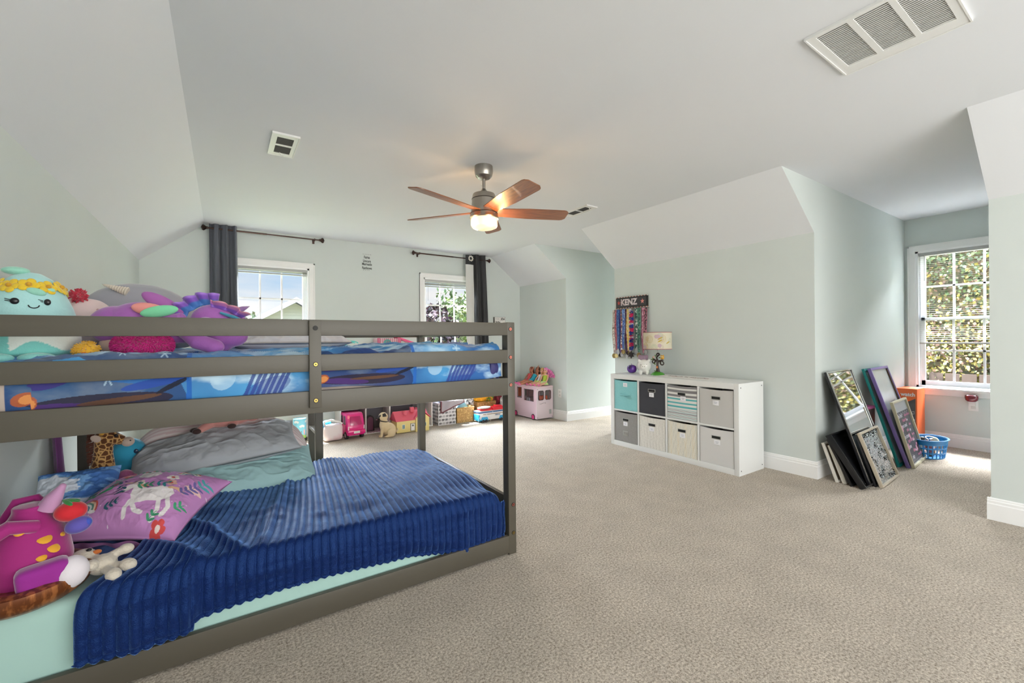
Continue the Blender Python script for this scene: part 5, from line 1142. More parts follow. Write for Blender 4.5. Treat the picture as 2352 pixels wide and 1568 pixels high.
for k, (a, c, e1, e2) in enumerate(SHo):
    b = B(); b.tube([(-.002, a, e1), (-.002, c, e1), (-.002, c, e2), (-.002, a, e2)], .0045, 6, closed=True)
    if k == 0: b.cyl((-.001, (a + c) / 2, e1), (-.001, (a + c) / 2, e2), .004, n=8)
    f_ = b.done('window_frame', dkf, o); b = B(); b.bx(.003, .005, a, c, e1, e2); b.done('pane', glass, f_, False)
for y in (.085, .52):
    for x in (.004, W_ - .004):
        s_ = -1 if x < .1 else 1
        b = B(); b.cyl((x - s_ * .02, y, .042), (x + s_ * .008, y, .042), .042, n=28); b.mi = 1; b.cyl((x + s_ * .008, y, .042), (x + s_ * .011, y, .042), .030, n=24); b.done('wheel', [mat('tyre_dark', '2a2628', .6), mat('hub_pink', 'd83a7e', .3)], o)
b = B(); b.bx(.225, .265, -.002, .002, .075, .140); b.done('vent_plate', mat('camper_grey', '9fa3a2', .5), o)
b = B(); b.tube([(.10 + .05 * math.sin(a), -.004, .235 + .006 * math.sin(2 * a)) for a in np.linspace(-1.5, 1.5, 12)], .0022, 6); b.cyl((.155, 0, .237), (.155, -.006, .237), .006, n=12); b.done('badge', mat('camper_badge', 'a89aa2', .3, .5), o)
for x, z in ((.016, .44), (.016, .035), (.28, .035)): b = B(); b.cyl((x, .001, z), (x, -.003, z), .005, n=10); b.done('rivet', dkf, o)
# ---------------------------------------------------------------- dolls: one continuous skin surface each, clothes and hair as parts
skin = mat('doll_skin', 'd9a488', .45); skin2 = mat('doll_skin_tan', 'b5765a', .45)
def doll(label, loc, rz, sk, hair_m, top_m, pose, hair_fn, extra=None, sc=1.0):
    d = thing('doll', label, 'doll', loc, rz); d.scale = (sc, sc, sc)
    b = B(); P_ = pose
    def limb(pts, rs): b.tube(pts, rs, 10); [b.ell(p, r) for p, r in zip(pts, rs)]
    b.ell(P_['hip'], (.028, .036, .028)); b.tube([P_['hip'], P_['waist'], P_['chest']], [.027, .020, .030], 12); b.ell(P_['chest'], (.024, .036, .026)); b.cyl(P_['chest'], P_['head'], .009, n=10)
    b.ell(P_['head'], (.029, .027, .034)); b.ell(Vector(P_['head']) + Vector((-.012, 0, -.012)), (.020, .019, .020)); b.ell(Vector(P_['head']) + Vector((-.031, 0, -.004)), (.005, .004, .006))
    for k in ('armL', 'armR'): limb(P_[k], [.011, .009, .007]); e_ = Vector(P_[k][-1]); dd = (e_ - Vector(P_[k][-2])).normalized(); [b.tube([e_, e_ + dd * .016 + Vector((0, (q - 1.5) * .004, .001 * q))], [.003, .002], 6) for q in range(4)]
    for k in ('legL', 'legR'): limb(P_[k], [.021, .015, .010]); e_ = Vector(P_[k][-1]); b.ell(e_ + Vector((-.012, 0, .006)), (.020, .010, .010), rot=(0, .6, 0))
    remesh(b.done('doll_body', sk, d), .0032, 3)
    h = Vector(P_['head']); b = B()
    for s_ in (-1, 1): b.ell(h + Vector((-.026, s_ * .011, .004)), (.004, .005, .005), u=10, v=6)
    b.done('eyes', mat('doll_eye', '2a3a4a', .2), d)
    b = B(); b.ell(h + Vector((-.029, 0, -.016)), (.003, .007, .002), u=10, v=6); b.done('mouth', mat('doll_lip', 'c04a5c', .3), d)
    hair_fn(d, h); extra(d, P_) if extra else None
    return d
def sit(lean=.25, kick=0):
    c = lean
    return dict(hip=(0, 0, .030), waist=(.012 + c * .05, 0, .072), chest=(.02 + c * .12, 0, .118), head=(.022 + c * .17, 0, .188), armL=[(.02 + c * .11, .040, .128), (-.0 + c * .05, .050, .085), (-.02, .048, .045)], armR=[(.02 + c * .11, -.040, .128), (.0 + c * .05, -.050, .085), (-.025, -.046, .042)],
                legL=[(0, .020, .028), (-.085, .026, .026), (-.165, .030, .014)], legR=[(0, -.020, .028), (-.080, -.030, .030), (-.160, -.034, .014)])
def strands(m, base, dirs, n, L, r0, seed, name='hair'):
    def fn(d, h):
        b = B(); rr = random.Random(seed); b.ell(h + Vector((.006, 0, .010)), (.031, .031, .031))
        for k in range(n):
            a = rr.uniform(-1, 1); s0 = h + Vector(base) + Vector((rr.uniform(-.006, .006), a * .018, rr.uniform(-.006, .006))); dv = Vector(dirs) + Vector((rr.uniform(-.15, .15), a * .35, 0)); b.tube([s0, s0 + dv * L * .35 + Vector((0, 0, .006)), s0 + dv * L * .7 + Vector((.006 * math.sin(k), .004 * math.cos(k), -L * .1)), s0 + dv * L], [r0, r0 * 1.2, r0, r0 * .4], 6)
        b.done(name, m, d)
    return fn
ROOF = H_ + .007
def top(c, skirt=None, name='dress'):
    def f(d, P_):
        b = B(); b.tube([P_['hip'], P_['waist'], P_['chest']], [.031, .024, .034], 16); b.ell(P_['chest'], (.028, .039, .020)); b.done(name, c, d)
        if skirt:
            b = B(); hp = Vector(P_['hip']); b.surf(30, 5, lambda u, v: hp + Vector((-.005 - .0, 0, .030 - .045 * v)) + Vector((math.cos(2 * PI * u) * (.026 + .040 * v), math.sin(2 * PI * u) * (.034 + .030 * v * (1 + .25 * math.sin(u * 2 * PI * 7))), 0)), closed_u=True, thick=.0015); b.done('skirt', skirt, d)
        b = B()
        for k in ('legL', 'legR'): e_ = Vector(P_[k][-1]); b.ell(e_ + Vector((-.014, 0, .006)), (.023, .013, .013), rot=(0, .6, 0))
        b.done('shoes', mat('doll_shoe_pink', 'd86a9a', .4), d)
    return f
X0, Y0_ = 3.655, 4.87
doll('doll with pink ponytail and lime dress on the camper roof', (X0 + .185, Y0_ + .045, ROOF), .35, skin, None, None, sit(.15), strands(mat('doll_hair_pink', 'c8589a', .45, c2='e08ac0', c2scale=60), (.024, -.010, .012), (.45, -.45, -.85), 16, .125, .008, 1), top(mat('doll_lime', 'a8bf3a', .6), mat('doll_skirt_mint', 'b9d68c', .6)), 1.12)
doll('blonde doll with a pink flower in her hair sitting beside the pink-haired doll', (X0 + .175, Y0_ + .17, ROOF), .15, skin, None, None, sit(.35), strands(mat('doll_hair_blonde', 'd8b068', .45, c2='b98c48', c2scale=60), (.012, -.018, -.004), (-.05, -.30, -1), 16, .105, .008, 2),
     lambda d, P_: (top(mat('doll_white_dress', 'd9d2d6', .6), mat('doll_skirt_lime', 'b4c860', .6))(d, P_), (lambda b: ([b.ell(Vector(P_['head']) + Vector((.010 + .013 * math.cos(k * 1.257), -.034, .013 * math.sin(k * 1.257))), (.009, .005, .009)) for k in range(5)], b.done('hair_flower', mat('hair_flower_pink', 'd8408c', .5), d)))(B())), 1.08)
doll('brown-haired doll in a turquoise top reclining with one foot towards the camper edge', (X0 + .13, Y0_ + .30, ROOF), .10, skin2, None, None,
     dict(hip=(0, 0, .030), waist=(.045, 0, .062), chest=(.085, 0, .102), head=(.125, 0, .168), armL=[(.085, .040, .112), (.075, .055, .150), (.095, .045, .195)], armR=[(.085, -.040, .112), (.070, -.050, .165), (.105, -.030, .215)], legL=[(0, .020, .028), (-.085, .026, .045), (-.16, .03, .016)], legR=[(0, -.020, .028), (-.095, -.028, .030), (-.185, -.030, .016)]),
     strands(mat('doll_hair_brown', '5a3020', .5, c2='8a5030', c2scale=50), (.020, .010, .006), (.25, .35, -.9), 14, .10, .008, 3), top(mat('doll_turquoise', '1f9fb8', .5), None), 1.22)
doll('doll in a red dress seen behind the turquoise doll on the camper roof', (X0 + .17, Y0_ + .43, ROOF), .05, skin2, None, None, sit(.3), strands(mat('doll_hair_auburn', '7a4030', .5), (.020, .010, .006), (.25, .35, -.9), 12, .08, .008, 5), top(mat('doll_red', 'c0404a', .5), mat('doll_red', 'c0404a', .5)), 1.1)
o = thing('toy_cottage', 'orange and teal toy seen behind the camper windscreen', 'toy', (3.68, 5.555, 0)); b = B(); b.bx(0, .24, 0, .12, 0, .40, .006); b.mi = 1; b.prism([(-.02, .40), (.26, .40), (.12, .50)], .12, txtM(0, .12, 0)); b.done('toy_body', [mat('toy_orange', 'd9764e', .5), mat('toy_teal', '4fa39c', .5)], o)
# ================================================================ soft toys and pillows
def plush_m(name, c, **k): return mat('plush_' + name, c, .85, bump=k.pop('bump', .35), bscale=k.pop('bscale', 180), sheen=k.pop('sheen', .5), **k)
def bake(o):
    bpy.context.view_layer.update(); me = bpy.data.meshes.new_from_object(o.evaluated_get(bpy.context.evaluated_depsgraph_get())); mats = [m for m in o.data.materials]; o.modifiers.clear(); o.data = me
    me.materials.clear(); [me.materials.append(m) for m in mats]; me.polygons.foreach_set('use_smooth', [True] * len(me.polygons)); me.polygons.foreach_set('material_index', [0] * len(me.polygons)); me.update(); return o
pl_paint = paintmat('plush_velboa', .85, bump=.3, bscale=160, sheen=.5)
TOPZ = 1.098
# --- mint egg-shaped plush with flower crown
o = thing('plush_toy', 'mint green egg-shaped plush with a yellow flower crown and closed smile on the upper bunk', 'plush toy', (-.560, 2.20, TOPZ - .01))
b = B(); b.lathe([(0, 0), (.085, .004), (.125, .030), (.138, .075), (.132, .130), (.115, .190), (.092, .245), (.060, .290), (.028, .310), (0, .314)], n=36, sc=(.92, .95, 1))
body = remesh(b.done('body', pl_paint, o), .0045, 3); bake(body)
def mintp(P, x, y, z):
    P.put((z < .115 + .022 * np.sin(np.arctan2(x, -y) * 9)) & (z > .04), 'd9ded6'); P.put(z < .052 + .02 * np.sin(x * 40), '79c4bc'); P.put((x < -.02) & (z < .12), '79c4bc')
paint_on(body, mintp, 'a3d0d0')
def on_body(x, z, R=.125): return Vector((x, -math.sqrt(max(R * R - x * x, 0)) * .95, z))
b = B()
for x, s_ in ((-.010, 1), (.062, .8)):
    p = on_body(x, .205, .112); b.ell(p, (.011 * s_, .006, .011), u=14, v=8)
    b.tube([p + Vector((-.010, -.002, .004)), p + Vector((-.022, -.001, .008))], .0014, 5); b.tube([p + Vector((-.010, -.002, 0)), p + Vector((-.022, -.001, .002))], .0014, 5)
b.done('eyes', mat('eye_black', '17151a', .3), o)
b = B(); b.tube([on_body(.034 + .012 * math.cos(a), .193 + .010 * math.sin(a), .117) for a in np.linspace(PI, 2 * PI, 9)], .0016, 5); b.done('mouth', mat('eye_black', '17151a', .3), o)
yf = plush_m('yellow_petal', 'd8b62c'); cr_ = []
for k in range(11):
    a = -PI * .98 + k * PI * 2 / 11; c = Vector((.080 * math.cos(a), .082 * math.sin(a), .258 + .004 * (k % 2))); b = B()
    n_ = Vector((math.cos(a), math.sin(a), .55)).normalized(); q = n_.to_track_quat('Z', 'Y')
    for j in range(5): t_ = 2 * PI * j / 5; b.ell(c + q @ Vector((.016 * math.cos(t_), .016 * math.sin(t_), 0)), (.0125, .0125, .005), rot=q.to_euler(), u=12, v=8)
    b.mi = 1; b.ell(c + n_ * .005, .008, u=10, v=6); b.done('flower', [yf, plush_m('amber_core', 'c08f1e')], o)
b = B(); b.ell((.035, -.085, .240), (.024, .008, .012), rot=(0, .3, .3)); b.ell((-.03, -.02, .315), (.035, .028, .014)); b.ell((.055, -.060, .248), (.020, .008, .010)); b.done('leaves', plush_m('pale_leaf', '8fc7b4'), o)
b = B(); b.ell((.045, -.125, .016), (.045, .030, .018), rot=(0, 0, .3)); b.ell((-.05, -.125, .016), (.045, .030, .018)); b.done('feet', plush_m('mint_foot', '86c9c2'), o)
# --- glitter silver-white round bottom of a second plush (white-pink cone with a red pompom)
o = thing('plush_toy', 'pale pink cone-shaped plush with a red pompom lying behind the mint plush', 'plush toy', (-.445, 2.48, TOPZ))
b = B(); b.tube([(-.10, .06, .18), (-.03, .0, .15), (.05, -.05, .09), (.10, -.09, .055)], [.075, .095, .085, .045], 24); b.ell((-.10, .06, .18), .072); b.ell((.10, -.09, .055), .045); b.ell((0, 0, .07), (.11, .10, .07))
remesh(b.done('body', plush_m('blush', 'd9c3c2', bump=.15), o), .007, 4)
b = B(); r_ = random.Random(3)
for k in range(150):
    v = Vector((r_.gauss(0, 1), r_.gauss(0, 1), r_.gauss(0, 1))).normalized(); b.tube([v * .012, v * (.028 + r_.uniform(0, .006))], [.003, .0018], 5)
b.ell((0, 0, 0), .022); pm = b.done('pompom', plush_m('cherry', 'b5293f'), o); pm.location = (-.040, -.055, .245)
b = B(); b.tube([(.02, -.075, .19), (.08, -.12, .135), (.125, -.135, .07)], .006, 6); b.done('seam', plush_m('rose_seam', 'b98f92', bump=.1), o)
# --- chick
o = thing('plush_toy', 'small fluffy yellow chick plush beside the mint plush on the upper bunk', 'plush toy', (-.402, 2.11, TOPZ - .004))
b = B(); b.ell((0, 0, .030), (.034, .030, .032)); r_ = random.Random(5)
for k in range(260):
    v = Vector((r_.gauss(0, 1), r_.gauss(0, 1), r_.gauss(0, 1))).normalized(); p = Vector((v.x * .034, v.y * .030, .030 + v.z * .032)); b.tube([p, p + v * .008 + Vector((0, 0, -.002))], [.0022, .0008], 4)
b.done('body', plush_m('chick', 'd9a72c'), o)
b = B(); [b.ell((x, -.035, .006), (.012, .014, .006), rot=(0, 0, a)) for x, a in ((-.010, .4), (.014, -.4))]; b.ell((0, -.034, .022), (.007, .010, .005)); b.done('feet', mat('chick_orange', 'e07a18', .7), o)
# --- hot pink fluffy cushion toy
def fluffy(name, label, loc, r, col, n, seed, ln=.012):
    o = thing('plush_toy', label, 'plush toy', loc); b = B(); b.ell((0, 0, r[2]), r, u=28, v=18); rr = random.Random(seed)
    V, F = [], []
    b.done('body', plush_m(name, col), o)
    for k in range(n):
        v = Vector((rr.gauss(0, 1), rr.gauss(0, 1), rr.gauss(0, 1))).normalized(); p = Vector((v.x * r[0], v.y * r[1], r[2] + v.z * r[2])); t_ = v.orthogonal().normalized(); t2 = v.cross(t_); a = rr.uniform(0, 6.28); d = (t_ * math.cos(a) + t2 * math.sin(a)); e_ = p + v * ln + d * ln * .5 + Vector((0, 0, -.003)); i0 = len(V); w = v.cross(d) * .0022
        V += [p - w, p + w, e_ + w * .3, e_ - w * .3]; F.append([i0, i0 + 1, i0 + 2, i0 + 3])
    fo = rawmesh('fleece', np.array([tuple(v) for v in V]), np.array(F), None, plush_m(name, col), o, smooth=False); fo['kind'] = 'stuff'; return o
fluffy('hot_pink', 'fluffy hot pink cushion toy under the purple unicorn plush', (-.258, 2.20, TOPZ - .006), (.088, .070, .052), 'd01f86', 5200, 4)
# --- purple unicorn-like plush lying on its belly
o = thing('plush_toy', 'purple winged pony plush with a teal and violet ruffled mane lying on the upper bunk', 'plush toy', (-.02, 2.27, TOPZ))
o.scale = (1.10, 1.10, 1.12)
lil = plush_m('orchid', 'a362ae', bump=.18)
b = B(); b.ell((-.01, 0, .125), (.078, .075, .068), rot=(0, .15, 0)); b.ell((.065, -.012, .110), (.052, .050, .045), rot=(0, .35, 0)); b.ell((.035, -.012, .070), (.070, .055, .045)); b.ell((.01, 0, .055), (.05, .05, .05)); b.tube([(-.04, 0, .10), (-.10, .01, .09), (-.17, .01, .10)], [.052, .045, .060], 16)
b.ell((-.235, .02, .118), (.105, .080, .078), rot=(0, -.12, 0)); b.ell((-.30, .03, .11), (.08, .07, .07))
b.tube([(-.10, -.03, .10), (-.06, -.075, .05), (.0, -.085, .028)], [.034, .030, .028], 12); b.ell((-.01, -.085, .030), (.034, .030, .028)); b.tube([(-.16, -.05, .12), (-.10, -.08, .13)], .026, 12)
remesh(b.done('body', lil, o), .0055, 4)
mane = paintmat('mane_satin', .5, sheen=.4)
def ruffle(pts, wd, amp, nf, name='mane', cols=('3f6fb0', '7a4fae', '9a6fc8')):
    n = 160; m = 10; P0 = [Vector(p) for p in pts]
    def at(t):
        s_ = t * (len(P0) - 1); i = min(int(s_), len(P0) - 2); f = s_ - i; return P0[i].lerp(P0[i + 1], f)
    X = np.zeros((n, m)); Y = np.zeros((n, m)); Z = np.zeros((n, m))
    for i in range(n):
        t = i / (n - 1); c = at(t); up = (c - Vector((0, 0, .09))); up.normalize(); sd = Vector((0, 1, 0))
        for j in range(m):
            v = j / (m - 1); p = c + up * (wd * v) + sd * (amp * v * math.sin(t * nf * 2 * PI)) + Vector((amp * .5 * v * math.cos(t * nf * 2 * PI), 0, 0)); X[i, j], Y[i, j], Z[i, j] = p
    U, V = np.meshgrid(np.linspace(0, 1, n), np.linspace(0, 1, m), indexing='ij'); P = Paint(U, V, cols[0]); P.put(P.v > .45, cols[1]); P.put(P.v > .8, cols[2]); gridmesh(name, X, Y, Z, P.C, mane, o, .004)
ruffle([(-.105, -.03, .115), (-.088, -.02, .160), (-.045, -.01, .188), (.0, 0, .185)], .050, .020, 5)
ruffle([(-.02, -.045, .180), (.035, -.05, .165), (.080, -.045, .140)], .030, .016, 3, cols=('7a4fae', 'b06aa8', 'd08a9c'))
b = B(); b.tube([(.01, -.064, .158), (.055, -.066, .142), (.095, -.055, .120), (.112, -.035, .105)], [.010, .014, .014, .008], 10, flat=.5); b.done('forelock', plush_m('teal_lock', '3f8fa8', bump=.15), o)
b = B(); b.tube([(.066 + .020 * k * math.cos(k * 5.5), -.068, .132 + .020 * k * math.sin(k * 5.5)) for k in np.linspace(1, .15, 26)], .0035, 6); b.done('curl', plush_m('seafoam', '6fb0b4', bump=.1), o)
b = B(); b.tube([(-.035 + .022 * math.cos(a), -.076, .118 + .016 * math.sin(a)) for a in np.linspace(-.6, 4.2, 16)], [.007] * 16, 8); b.done('ear', plush_m('lilac_ear', 'b890c0', bump=.1), o)
b = B(); b.lathe([(0, 0), (.014, 0), (.010, .035), (.0, .062)], (.055, -.01, .165), 12, rot=(0, 1.15, 0)); b.done('horn', plush_m('dusk_horn', '8a6a98', bump=.1), o)
for nm, c, p, r, ro in (('wing', '9a5a9c', (-.165, -.02, .188), (.070, .014, .026), .55), ('wing', 'd88a84', (-.200, -.060, .165), (.050, .012, .022), .15), ('wing', '78c89a', (-.170, -.075, .158), (.055, .012, .020), -.2)):
    b = B(); b.ell(p, r, rot=(0, ro, 0), u=24, v=12); b.done(nm, plush_m('wing_' + c, c, bump=.12), o)
# --- grey narwhal pillow plush behind
o = thing('plush_toy', 'large grey narwhal plush with a ribbed cream horn at the back of the upper bunk', 'plush toy', (-.33, 2.74, TOPZ))
o.scale = (1.05, 1, 1.10)
b = B(); b.ell((0, 0, .158), (.215, .13, .150), rot=(0, .06, 0)); b.ell((.13, 0, .12), (.13, .10, .10)); remesh(b.done('body', plush_m('dove_grey', '9a9aa2', bump=.12), o), .008, 3)
b = B(); pr = [(0, -.03)] 
for k in range(9): z = -.03 + k * .0095; r = .020 * (1 - k / 11); pr += [(r * .86, z), (r, z + .004)]
pr += [(0, .065)]; b.lathe(pr, (-.060, -.090, .272), 18, rot=(-.2, -1.25, 0)); b.done('horn', plush_m('cream_horn', 'c9beae', bump=.1), o)
o = thing('plush_toy', 'teal fin-shaped plush tucked behind the purple pony plush', 'plush toy', (-.40, 2.50, TOPZ)); b = B(); b.ell((0, 0, .120), (.085, .035, .055), rot=(0, -.5, 0)); b.ell((.02, 0, .06), (.07, .06, .06)); remesh(b.done('body', plush_m('deep_teal', '2f8f88', bump=.15), o), .006, 3)
o = thing('plush_toy', 'pale pink plush body between the chick and the hot pink cushion toy', 'plush toy', (-.335, 2.30, TOPZ)); b = B(); b.ell((0, 0, .045), (.070, .06, .048)); b.done('body', plush_m('shell_pink', 'd9b9a8', bump=.15), o)
# pillows on the upper bunk
def face_print(P):
    P.put(fbm(P.u, P.v, 9, 3) > .52, 'b9b6bc', .5); P.line([(-.30, -.02), (-.22, .03), (-.14, .02), (-.1, -.05)], .004, '6d4a38'); P.ell(-.24, .0, .06, .035, 'c9a68c', .2, .8)
o = thing('pillow', 'grey-white printed pillow lying flat at the far side of the upper bunk', 'pillow', (.34, 2.90, TOPZ + .045), rz=.05)
pillow('pillow_cover', .62, .36, .13, paintmat('pillow_print', .85), o, face_print, 'c9c9ce', seed=4)
# ================================================================ lower bunk
LZ = .318
# unicorn pillow
def uni(P):
    L = .25; r = random.Random(6); P.C[:] = np.array(lin('bd84bc')); n_ = fbm(P.u, P.v, 4, 2); 
    def leafs(cx, cy, a, c, n=3, s=.018):
        for k in range(n):
            x, y = cx + k * s * math.cos(a), cy + k * s * math.sin(a)
            for q in (-1, 1): P.ell(x + s * .6 * math.cos(a + q * .9), y + s * .6 * math.sin(a + q * .9), s * .7, s * .26, c, a + q * .9)
        P.line([(cx, cy), (cx + n * s * math.cos(a), cy + n * s * math.sin(a))], .0012, c)
    def flower(cx, cy, s, c, core):
        for k in range(5): t = k * 2 * PI / 5; P.ell(cx + s * math.cos(t), cy + s * math.sin(t), s * .62, s * .62, c)
        P.ell(cx, cy, s * .5, s * .5, core)
    def rainbow(cx, cy, s, rot=0):
        for k, c in enumerate(('c8503c', 'e8c9a8', '4f8f7a', 'dfe4e0', '3f7f96')): d = np.hypot(P.u - cx, P.v - cy); P.put((d > s * (.95 - k * .16)) & (d < s * (1.1 - k * .16)) & ((P.v - cy) * math.cos(rot) - (P.u - cx) * math.sin(rot) > 0), c)
        for q in (-1, 1): P.ell(cx + q * s * .8 * math.cos(rot), cy + q * s * .8 * math.sin(rot), s * .34, s * .17, 'e6e2e4', rot)
    # unicorn, walking, near the lower right
    U = lambda pts: [(.060 + x * .0128, -.105 + y * .0128) for x, y in pts]
    W_ = 'e2dcdc'
    P.poly(U([(-5, 6.2), (-6.3, 4.6), (-6.8, 2.6), (-5.6, 2.2), (-4.6, 3.6), (-3.9, 4.2), (-3.2, 1.6), (-1.2, -1.2), (2, .4), (5, 1.0), (7.2, 2.6), (7.6, 5), (6.4, 6.4), (3.4, 6.2), (0, 4.6), (-2, 5.2), (-3.8, 6.6)]), W_)
    for pts in ([(-2.2, 0), (-2.4, -2.6), (-1.6, -4.4)], [(-1.2, -1), (.6, -2.8), (2.6, -3.2)], [(5.2, 1.2), (6.4, -1.6), (6.2, -4.6)], [(7.0, 2.6), (8.6, 0), (8.2, -3)]): P.line(U(pts), .0075, W_)
    P.poly(U([(-5.6, 6.2), (-9, 6.8), (-5.6, 7.0)]), 'e8c0a8'); P.poly(U([(-5.2, 6.4), (-4.2, 7.4), (-1.2, 6.4), (.4, 5.0), (-1.2, 4.8), (-3.4, 5.6)]), 'd8906a'); P.line(U([(5.6, 6.4), (7.2, 7.4), (9.2, 6.8)]), .007, 'dcb090')
    rainbow(-.125, -.135, .042, -.15); rainbow(.125, .110, .040, .3); flower(-.155, -.03, .017, '2f5f6a', 'a8303a'); leafs(-.15, -.005, 1.2, '2f8a5a', 2); flower(-.03, .10, .018, 'c2504a', 'e0b8a8'); leafs(-.005, .10, .3, '3f8f6a', 3, .02); flower(.10, .05, .014, 'e6dcd8', 'c84a3a'); leafs(-.05, -.13, .5, '24586a', 3, .016); leafs(.13, -.165, 1.2, '3f8f6a', 2); P.ell(.005, .055, .040, .036, 'e6e0e2'); P.ell(.19, .02, .03, .012, 'e6c0b8')
    flower(-.085, -.015, .016, '2f5f6a', 'a8303a'); leafs(-.10, .012, 1.9, '2f8a5a', 2); leafs(-.075, .012, .9, '2f8a5a', 2); P.line([(-.085, -.04), (-.13, -.065), (-.165, -.06), (-.175, -.085)], .007, '2f9060')
    flower(-.105, .085, .020, 'c2504a', 'd88a80'); P.ell(-.125, .095, .028, .012, 'c2504a', .6); leafs(-.075, .085, .2, '3f8f6a', 3, .022)
    flower(.115, .010, .014, 'e0b0a0', 'c84a3a'); flower(.015, -.022, .012, 'd9c9c4', '4f6a8a'); leafs(.02, -.04, .5, '3f8a6a', 3); leafs(-.045, -.03, -1.2, '24586a', 3); leafs(.075, -.005, .0, '2a7f8a', 2, .022); leafs(-.19, .04, .7, '4a5f8a', 3, .02)
    leafs(.17, -.02, 1.2, '6a5f9a', 4, .02); leafs(.20, .06, 1.4, '4fa0a8', 2, .022); leafs(-.02, .13, .1, '5aa8a8', 2, .02); leafs(.05, .165, .3, '6ab0b0', 3, .018); leafs(-.06, .165, 2.6, '7a9ab8', 3, .018); flower(.175, -.185, .018, 'd04a4a', 'ecd8d0'); leafs(.19, -.10, 1.0, '3f9a70', 2)
    for k in range(60): P.ell(r.uniform(-L, L), r.uniform(-L, L), .0018, .0018, 'e8d8e8')
    for k in range(14): P.ell(r.uniform(-L, L), r.uniform(-L, L), .006, .0035, '5a3a6a')
o = thing('pillow', 'lilac pillow printed with a white unicorn, rainbows and flowers on the lower bunk', 'pillow', (-.285, 2.455, .425), rot=(.24, .02, -.50))
pc_ = pillow('pillow_cover', .50, .42, .29, paintmat('unicorn_cotton', .8, bump=.12, bscale=12, sheen=.1), o, uni, 'bd84bc', n=300, seed=7, wr=.0035, pull=.10, zb=.22, pw=1.7)
b = B(); b.surf(60, 6, lambda u, v: Vector((-.23 + u * .46, -.206 - .012 * v + .005 * math.sin(u * 30), -.004 - .055 * v + .004 * math.sin(u * 22 + v))), thick=.002); b.done('open_hem', mat('unicorn_inside', '8a5a86', .85), o)
# grey pillow and pale teal pillow
grey_p = mat('grey_cotton', 'a9adb2', .85, bump=.25, bscale=7, sheen=.1); teal_p = mat('grey_teal_cotton', '9cc0c2', .85, bump=.25, bscale=8)
o = thing('pillow', 'wide grey pillow on top of the pale teal pillow', 'pillow', (-.02, 2.965, .545), rot=(.38, -.09, .02)); pillow('pillow_cover', .80, .32, .17, grey_p, o, seed=12, n=130, wr=.007, pull=.05)
o = thing('pillow', 'pale teal pillow underneath the grey pillow on the lower bunk', 'pillow', (.03, 2.93, .405), rot=(.30, .02, .0)); pillow('pillow_cover', .88, .46, .20, teal_p, o, seed=15, n=130, wr=.007, pull=.03)
# blue printed pillow by the wall
def bluep(P):
    n_ = fbm(P.u * 1.0, P.v * 4, 7, 5); P.put(n_ > .50, 'e4e8ee', .85); P.put(n_ < .38, '2f5fa8', .8); P.ell(.16, -.05, .06, .05, 'a8622a', .3, .8); P.ell(.17, -.06, .03, .03, 'd08a3a'); P.rect(.05, .3, -.3, -.14, '2a3a5a', .8)
o = thing('pillow', 'blue and white streaked pillow against the wall behind the magenta plush', 'pillow', (-.53, 2.60, .475), rot=(.75, 0, .05)); pillow('pillow_cover', .27, .30, .12, paintmat('blue_print', .85), o, bluep, '6f9fd4', seed=22, n=110)
# striped comforter heaped along the far rail, with brown piping at its right edge
U, V = np.meshgrid(np.linspace(0, 1, 150), np.linspace(0, 1, 110), indexing='ij')
X = -.46 + .93 * U; ph = V * PI; endr = np.sqrt(np.clip(1 - (np.clip((U - .55) / .45, 0, 1)) ** 3.2, 0, 1)) * np.sqrt(np.clip(1 - np.clip((.25 - U) / .25, 0, 1) ** 2.5, 0, 1))
R = .335 * endr + .03; Y = 3.14 - .11 * np.cos(ph); Z = .325 + (R + .03 * (fbm(U, V, 6, 3) - .4)) * np.sin(ph)
P = Paint(U, V, 'd9cfcd'); P.put(np.sin(P.v * 150 + P.u * 4) > .1, 'c9aeb0', .8); P.put(P.u > .975, '7a5a54')
o = gridmesh('comforter', X, Y, Z, P.C, paintmat('striped_cotton', .85, bump=.1, bscale=20), None, .006); tag(o, 'white and pink striped comforter heaped behind the grey pillow', 'blanket')
# pink pig plush on the grey pillow
o = thing('plush_toy', 'salmon pink pig plush with dark hooves lying on the grey pillow', 'plush toy', (.03, 2.99, .668), rot=(0, -.07, .05))
b = B(); b.ell((.0, 0, .040), (.125, .055, .045)); b.ell((.115, -.005, .045), (.048, .045, .042)); b.tube([(-.09, -.02, .03), (-.135, -.045, .012), (-.15, -.055, .006)], [.026, .020, .017], 10); b.tube([(.02, -.03, .02), (.01, -.06, .008)], [.022, .018], 10); b.ell((.158, -.008, .04), (.014, .018, .018))
remesh(b.done('body', plush_m('salmon', 'cf8f88', bump=.15), o), .0048, 4)
b = B(); b.ell((-.155, -.058, .006), (.022, .016, .016)); b.ell((-.165, -.030, .010), (.022, .016, .014)); b.done('hoof', plush_m('hoof', '3f2b28'), o)
b = B(); b.ell((.005, -.072, .006), (.022, .014, .014)); b.done('hoof', plush_m('hoof', '3f2b28'), o)
b = B(); b.ell((.10, -.05, .075), (.022, .006, .018), rot=(0, .5, 0)); b.done('ear', plush_m('salmon_ear', 'b9776c'), o)
b = B(); b.ell((.150, -.035, .052), .004); b.done('eye', mat('eye_black', '17151a', .3), o)
